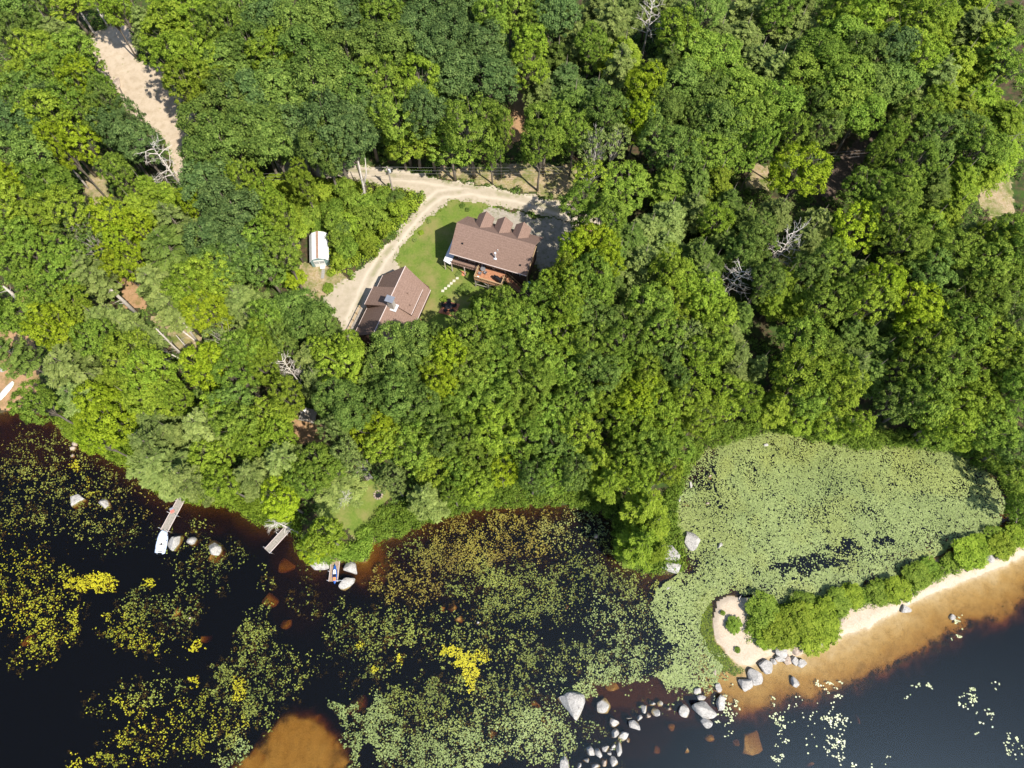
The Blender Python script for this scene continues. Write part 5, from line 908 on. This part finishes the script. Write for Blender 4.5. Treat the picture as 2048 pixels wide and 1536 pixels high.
# ------------------------------------------------------------------ boulders (px, py, rx, ry, turn in degrees, top height m, kind)
BO = """150 997 15 16 20 .7,206 1006 13 9 -25 .45,349 1082 13 19 -15 .8,382 1083 10 9 20 .5,426 1097 13 17 20 .7,641 1127 18 18 10 .8,700 1137 16 11 -10 .8,692 1165 15 13 20 .8,1385 1081 13 20 28 1.1,1443 1088 13 7 40 .5,1345 1110 19 15 -10 1.1,1342 1135 18 11 -8 .9,1300 1118 8 10 0 .5,1335 1176 8 4 0 .1,1147 1409 23 29 14 1.3,1208 1412 18 14 -10 .35,
1406 1419 24 15 -10 1.1,1366 1423 11 12 0 .7,1413 1444 11 11 0 .7,1441 1403 10 18 -20 .7,1397 1381 9 8 0 .4,1404 1397 9 8 0 .3,1438 1376 7 8 0 .35,1288 1418 7 10 -20 .4,1314 1426 9 7 -30 .4,1278 1436 7 6 0 .35,1269 1450 13 10 -20 .6,1260 1437 6 3 0 .15,1227 1447 11 9 -25 .5,1230 1467 8 10 -20 .5,1248 1471 10 10 0 .5,1257 1482 4 5 0 .1 t,1181 1503 8 11 30 .4,1198 1508 7 12 20 .4,
1212 1497 7 8 0 .4,1226 1492 5 6 0 .3,1219 1506 5 5 0 .3,1223 1498 4 4 0 .2,1238 1497 7 14 -8 .5,1174 1522 7 6 0 .35,1157 1531 6 6 0 .35,1191 1534 9 6 0 .4,1209 1524 8 9 0 .3 t,1229 1523 8 12 0 .4,1129 1524 11 18 20 .6,1297 1431 5 5 0 .1 t,1305 1407 6 5 0 .1,1320 1408 6 6 0 .1,1338 1418 6 3 0 .05 t,1376 1503 4 8 0 .1 t,1430 1345 6 8 -30 .1 t,
1491 1368 15 13 -35 .8,1510 1353 12 16 10 .9,1531 1332 14 13 -30 .8,1547 1323 6 7 0 .4,1562 1303 13 12 0 .9,1560 1315 10 9 0 .7,1576 1320 8 10 0 .6 t,1589 1322 7 10 0 .6,1603 1327 9 10 0 .6,1595 1302 9 11 -20 .6 t,1616 1297 12 8 -15 .5,1591 1366 8 11 20 .5,1811 1218 10 9 -40 .6,1980 1118 9 9 0 .6,1906 1234 6 6 0 .1,1683 1240 9 14 -20 .5 t,1690 1222 8 8 0 .4 t,1644 1287 8 4 20 .3,
127 855 6 5 0 .3 t,135 866 7 7 0 .35 t,145 868 5 5 0 .3 t,151 874 5 5 0 .3 t,142 875 5 5 0 .3 t,155 865 5 5 0 .3 t,148 887 6 5 0 .3 t,145 895 6 5 0 .3 t,142 911 4 4 0 .2 t,1382 968 4 7 0 .3,1358 995 5 9 0 .3,1421 952 6 5 0 .3 t,1415 1007 5 4 0 .1 t,1192 1072 6 5 0 .1 t,1076 983 6 6 0 .4,1020 942 5 4 0 .5,955 1245 5 4 0 .05,740 1068 6 5 0 .3,655 1050 6 5 0 .3,233 167 8 10 0 .6 t,1134 1213 6 5 0 .1 t,380 1236 4 4 0 .05 t,1532 890 5 4 0 .3,25 703 6 7 0 .4,36 700 5 9 0 .3 t,8 738 6 6 0 .4,1060 410 4 3 0 .2"""
SUB = [(1505,1487,21,25,-20,-.18),(48,1280,15,13,0,-.5),(350,1226,12,15,0,-.45),(404,1277,12,10,0,-.45),(575,1128,20,22,0,-.6),(905,1215,9,9,0,-.4),(882,1217,8,8,0,-.45),(917,1238,9,8,0,-.35),(710,1410,20,18,30,-.5),(775,1275,10,9,0,-.5),(500,1295,10,13,0,-.6),(539,1200,16,13,0,-.6),(572,1247,12,12,0,-.6),(1095,1443,12,14,0,-.45),(1423,1478,10,8,0,-.45),(1414,1384,9,10,0,-.3),(1450,1360,13,15,0,-.35),(1315,1500,9,8,0,-.7),(1475,1488,8,7,0,-.6),(1625,1530,8,8,0,-.5),(985,1468,9,10,0,-.35),(1070,1412,10,9,0,-.5),(1345,1456,8,8,0,-.6),(1490,1410,10,9,0,-.4),(1720,1440,7,10,0,-.7),(425,1112,18,15,0,-.3),(1372,1010,8,8,0,-.3),(1460,1395,9,8,0,-.3),(1225,1375,12,10,0,-.3)]
BMK = [('the white boat dock', 345, 1060), ('the blue kayak dock', 668, 1140), ('the rocky point', 1325, 1120), ('the huge pale boulder', 1147, 1409), ('the rounded broad boulder', 1406, 1419), ('the beach tip', 1520, 1320), ('the white log', 1816, 1190), ('the stony left bank', 140, 870), ('the fire ring', 757, 990), ('the sandy clearing', 240, 170), ('the sunken sandbar', 600, 1480), ('the yellow lily patch', 940, 1330), ('the left edge', 0, 1290), ('the pond', 1450, 960), ('the upper left bay', 190, 1010), ('the shrubby bank', 1030, 990), ('the bottom stone row', 1200, 1520), ('the stones in midstream', 1260, 1450)]
items = []; RK = []
for it in BO.replace('\n', '').split(','):
    a = it.split(); f = list(map(float, a[:6])); RK.append((*f, len(a) > 6, False))
for f in SUB: RK.append((*f, True, True))
for r in RK:
    sz = 'huge' if r[2] + r[3] > 45 else 'large' if r[2] + r[3] > 26 else 'middling' if r[2] + r[3] > 16 else 'small'
    items.append((r[0], r[1], sz + (' sunken brown boulder' if r[7] else ' tan boulder' if r[6] else ' pale grey boulder')))
for r, lb in zip(RK, rank_labels(items, BMK)):
    px, py, rx, ry, rot, top, tan_, sub = r; P = G(px, py, max(top, 0) * .4) if not sub else at(px, py, top * .75)
    base = hgt(P[0], P[1]); q = at(px + 1, py, 0); mpp = q[0] - at(px, py, 0)[0]; mpy = abs(at(px, py + 1, 0)[1] - at(px, py, 0)[1])
    top_z = top if base < .2 else base + top
    V, F = rockmesh(R.randrange(9999)); V = np.array(V); ca, sa_ = math.cos(math.radians(rot)), math.sin(math.radians(rot))
    sx, sy = rx * mpp * 1.28, ry * mpy * 1.28; zb_ = min(base - .15, top_z - .5); hz = max((top_z - zb_) * .5, .62 * min(sx, sy) * .6); zc = top_z - hz * .86
    X = V[:, 0] * sx * ((1 + .38 * V[:, 1]) if px == 1147 else 1); Y = V[:, 1] * sy; VV2 = np.stack([X * ca - Y * sa_, X * sa_ + Y * ca, V[:, 2] * hz], 1)
    o = MB().add([tuple(v) for v in VV2], F).build('boulder', M['rockb'] if tan_ else M['rock'], None, loc=(P[0], P[1], zc), smooth=False); tag(o, lb, 'boulder', 'boulders along the shore')
# white log on the beach, driftwood
A_, B_ = G(1819,1178), G(1813,1207); tag(MB().tube([(0,0,.18),(B_[0]-A_[0],B_[1]-A_[1],.22)], [.26,.20], 10).build('beach_log', M['white'], None, loc=A_, smooth=True), 'white log lying across the beach above a grey boulder', 'log')
A_ = at(1477,1200,.1); tag(MB().tube([(0,0,.1),(.2,.4,.25),(.5,.7,.15)], [.08,.06,.03], 6).build('driftwood', M['dead'], None, loc=A_), 'curved pale driftwood stick at the top of the spit tip', 'driftwood')
A_ = at(594,1064,1.2); B_ = at(548,1042,1.6); mb = MB(); d = Vector(B_) - Vector(A_); mb.tube([(0,0,-.6), tuple(d*.5), tuple(d)], [.12,.09,.04], 7)
for i in range(14):
    f = R.uniform(.3,1); a = R.uniform(0,6.3); l = R.uniform(.5,2.0); p = d * f; mb.tube([tuple(p), tuple(p+Vector((math.cos(a)*l*.6,math.sin(a)*l*.6,.2))), tuple(p+Vector((math.cos(a)*l,math.sin(a)*l-.1,.05)))], [.035,.025,.008], 4, cap=False)
tag(mb.build('dead_branch', M['dead'], None, loc=A_), 'bleached dead branch reaching over the empty wooden dock', 'branch')

# ------------------------------------------------------------------ docks and boats
def dock(p0, p1, wpx, z, label, posts, mat, rail):
    A, B = at(*p0, z), at(*p1, z); ln = math.dist(A, B); rz_ = math.atan2(B[1]-A[1], B[0]-A[0]); w = wpx
    r = empty('dock', (A[0], A[1], 0), rz_); tag(r, label, 'dock', 'docks on the lake'); q = MB(); k = int(ln / .16)
    for i in range(k): q.box(((i + .5) * ln / k, 0, z + R.uniform(-.004,.004)), (ln / k - .02, w - .14, .04))
    q.build('boards', mat, r); f = MB(); f.beam((0,-w/2,z-.02),(ln,-w/2,z-.02),.07,.14); f.beam((0,w/2,z-.02),(ln,w/2,z-.02),.07,.14)
    for x in np.linspace(.05, ln-.05, 4): f.beam((x,-w/2+.04,z-.1),(x,w/2-.04,z-.1),.07,.08)
    f.build('frame', rail, r)
    for x, s in posts: MB().tube([(x*ln, s*(w/2+.1), -1.6),(x*ln, s*(w/2+.1), z+.75)], .035, 8).build('post', M['galv'], r)
    return r
D1 = dock((368,988), (328,1062), 1.15, .5, 'long grey dock ending at the white inflatable boat', [(.22,-1),(.55,-1),(.97,-1),(.97,1),(.55,1)], M['oldwood'], M['trim'])
D2 = dock((588,1043), (534,1102), 1.05, .5, 'empty wooden dock under a bleached dead branch', [(.97,-1),(.97,1),(.5,-1)], M['oldwood'], M['trim'])
D3 = dock((672,1114), (666,1163), 1.3, .5, 'short wooden dock carrying a blue kayak', [(.97,-1),(.97,1),(.6,-1)], simple('brown_boards', (.34,.25,.18), .8, scale=4, var=.25), M['trim'])
p = at(345,1023,.55); r = empty('folded_chair', p, .5); tag(r, 'faded red folding seat lying on the long grey dock', 'chair'); MB().slab([(-.3,-.25,.12),(.3,-.25,.12),(.3,.25,.1),(-.3,.25,.1)],.04).build('seat', M['red'], r); MB().slab([(-.3,.27,.05),(.3,.27,.05),(.3,.6,.12),(-.3,.6,.12)],.04).build('frame', M['grey'], r)
# inflatable boat
c = at(324.5,1084,.25); t2 = at(328.5,1064,.25); ra = math.atan2(t2[1]-c[1], t2[0]-c[0]); IB = empty('inflatable_boat', (c[0],c[1],0), ra); tag(IB, 'white and pale blue inflatable boat moored at the long dock end', 'boat')
LB, WB = 1.62, .56; path = [(-LB,-WB),(-.6,-WB-.05),(.5,-WB-.02),(1.15,-WB+.12),(1.55,-WB+.35),(1.72,0),(1.55,WB-.35),(1.15,WB-.12),(.5,WB+.02),(-.6,WB+.05),(-LB,WB)]
MB().tube([(-LB,-WB*.75,.3)] + [(x,y,.32+ (max(x-.8,0))*.12) for x,y in path] + [(-LB,WB*.75,.3)], .24, 12).build('pontoon', M['pvc'], IB, smooth=True)
MB().slab([(-1.6,-.5,.2),(1.2,-.42,.2),(1.45,0,.22),(1.2,.42,.2),(-1.6,.5,.2)], .12).build('floor', M['white'], IB)
MB().box((-1.55,0,.34),(.1,1.05,.42)).build('transom', M['white'], IB); MB().box((-.75,0,.42),(.5,.95,.12)).build('seat', M['white'], IB); MB().box((.35,0,.42),(.3,1.0,.06)).build('seat', M['white'], IB)
MB().box((-.3,.05,.34),(.22,.14,.2)).build('anchor_box', M['black'], IB)
for x, s in ((-1.0,1),(-1.0,-1),(.2,1),(.2,-1),(1.0,1),(1.0,-1)): MB().box((x,s*(WB+.16),.5),(.2,.07,.08)).build('rope_handle', M['black'], IB)
# kayak
a_ = at(670,1128,.6); b_ = at(669.5,1168,.6); ra = math.atan2(a_[1]-b_[1], a_[0]-b_[0]); KY = empty('kayak', ((a_[0]+b_[0])/2,(a_[1]+b_[1])/2,.53), ra); tag(KY, 'blue kayak with a white deck panel and orange seat on the short dock', 'kayak')
hk = math.dist(a_, b_) / 2; sec = [(-1,.03,.16),(-.8,.20,.26),(-.45,.33,.30),(0,.37,.30),(.4,.30,.30),(.75,.15,.27),(1,.02,.22)]; V = []; F = []
for x, w, h in sec:
    for j in range(10): a = 2*math.pi*j/10; V.append((x*hk, w*math.cos(a), h/2+ (h/2)*math.sin(a)))
for i in range(len(sec)-1):
    for j in range(10): F.append((i*10+j, i*10+(j+1)%10, (i+1)*10+(j+1)%10, (i+1)*10+j))
F += [tuple(range(9,-1,-1)), tuple(range(len(V)-10,len(V)))]; MB().add(V,F).build('hull', M['blue'], KY, smooth=True)
MB().slab([(-.02*hk,-.24,.325),(.38*hk,-.17,.325),(.46*hk,0,.325),(.38*hk,.17,.325),(-.02*hk,.24,.325)],.04).build('deck_panel', M['white'], KY); MB().slab([(-.3*hk,-.22,.32),(-.04*hk,-.22,.32),(-.04*hk,.22,.32),(-.3*hk,.22,.32)],.05).build('cockpit', M['black'], KY)
MB().slab([(-.68*hk,-.2,.325),(-.34*hk,-.24,.335),(-.34*hk,.24,.335),(-.68*hk,.2,.325)],.05).build('seat', M['orange'], KY)
pr = at(686,1161,.75); tag(MB().tube([(0,0,0),(-1.1,.05,.02)], .03, 6).build('mooring_bar', M['galv'], None, loc=pr), 'pale bar joining the short dock to the boulder beside it', 'bar')
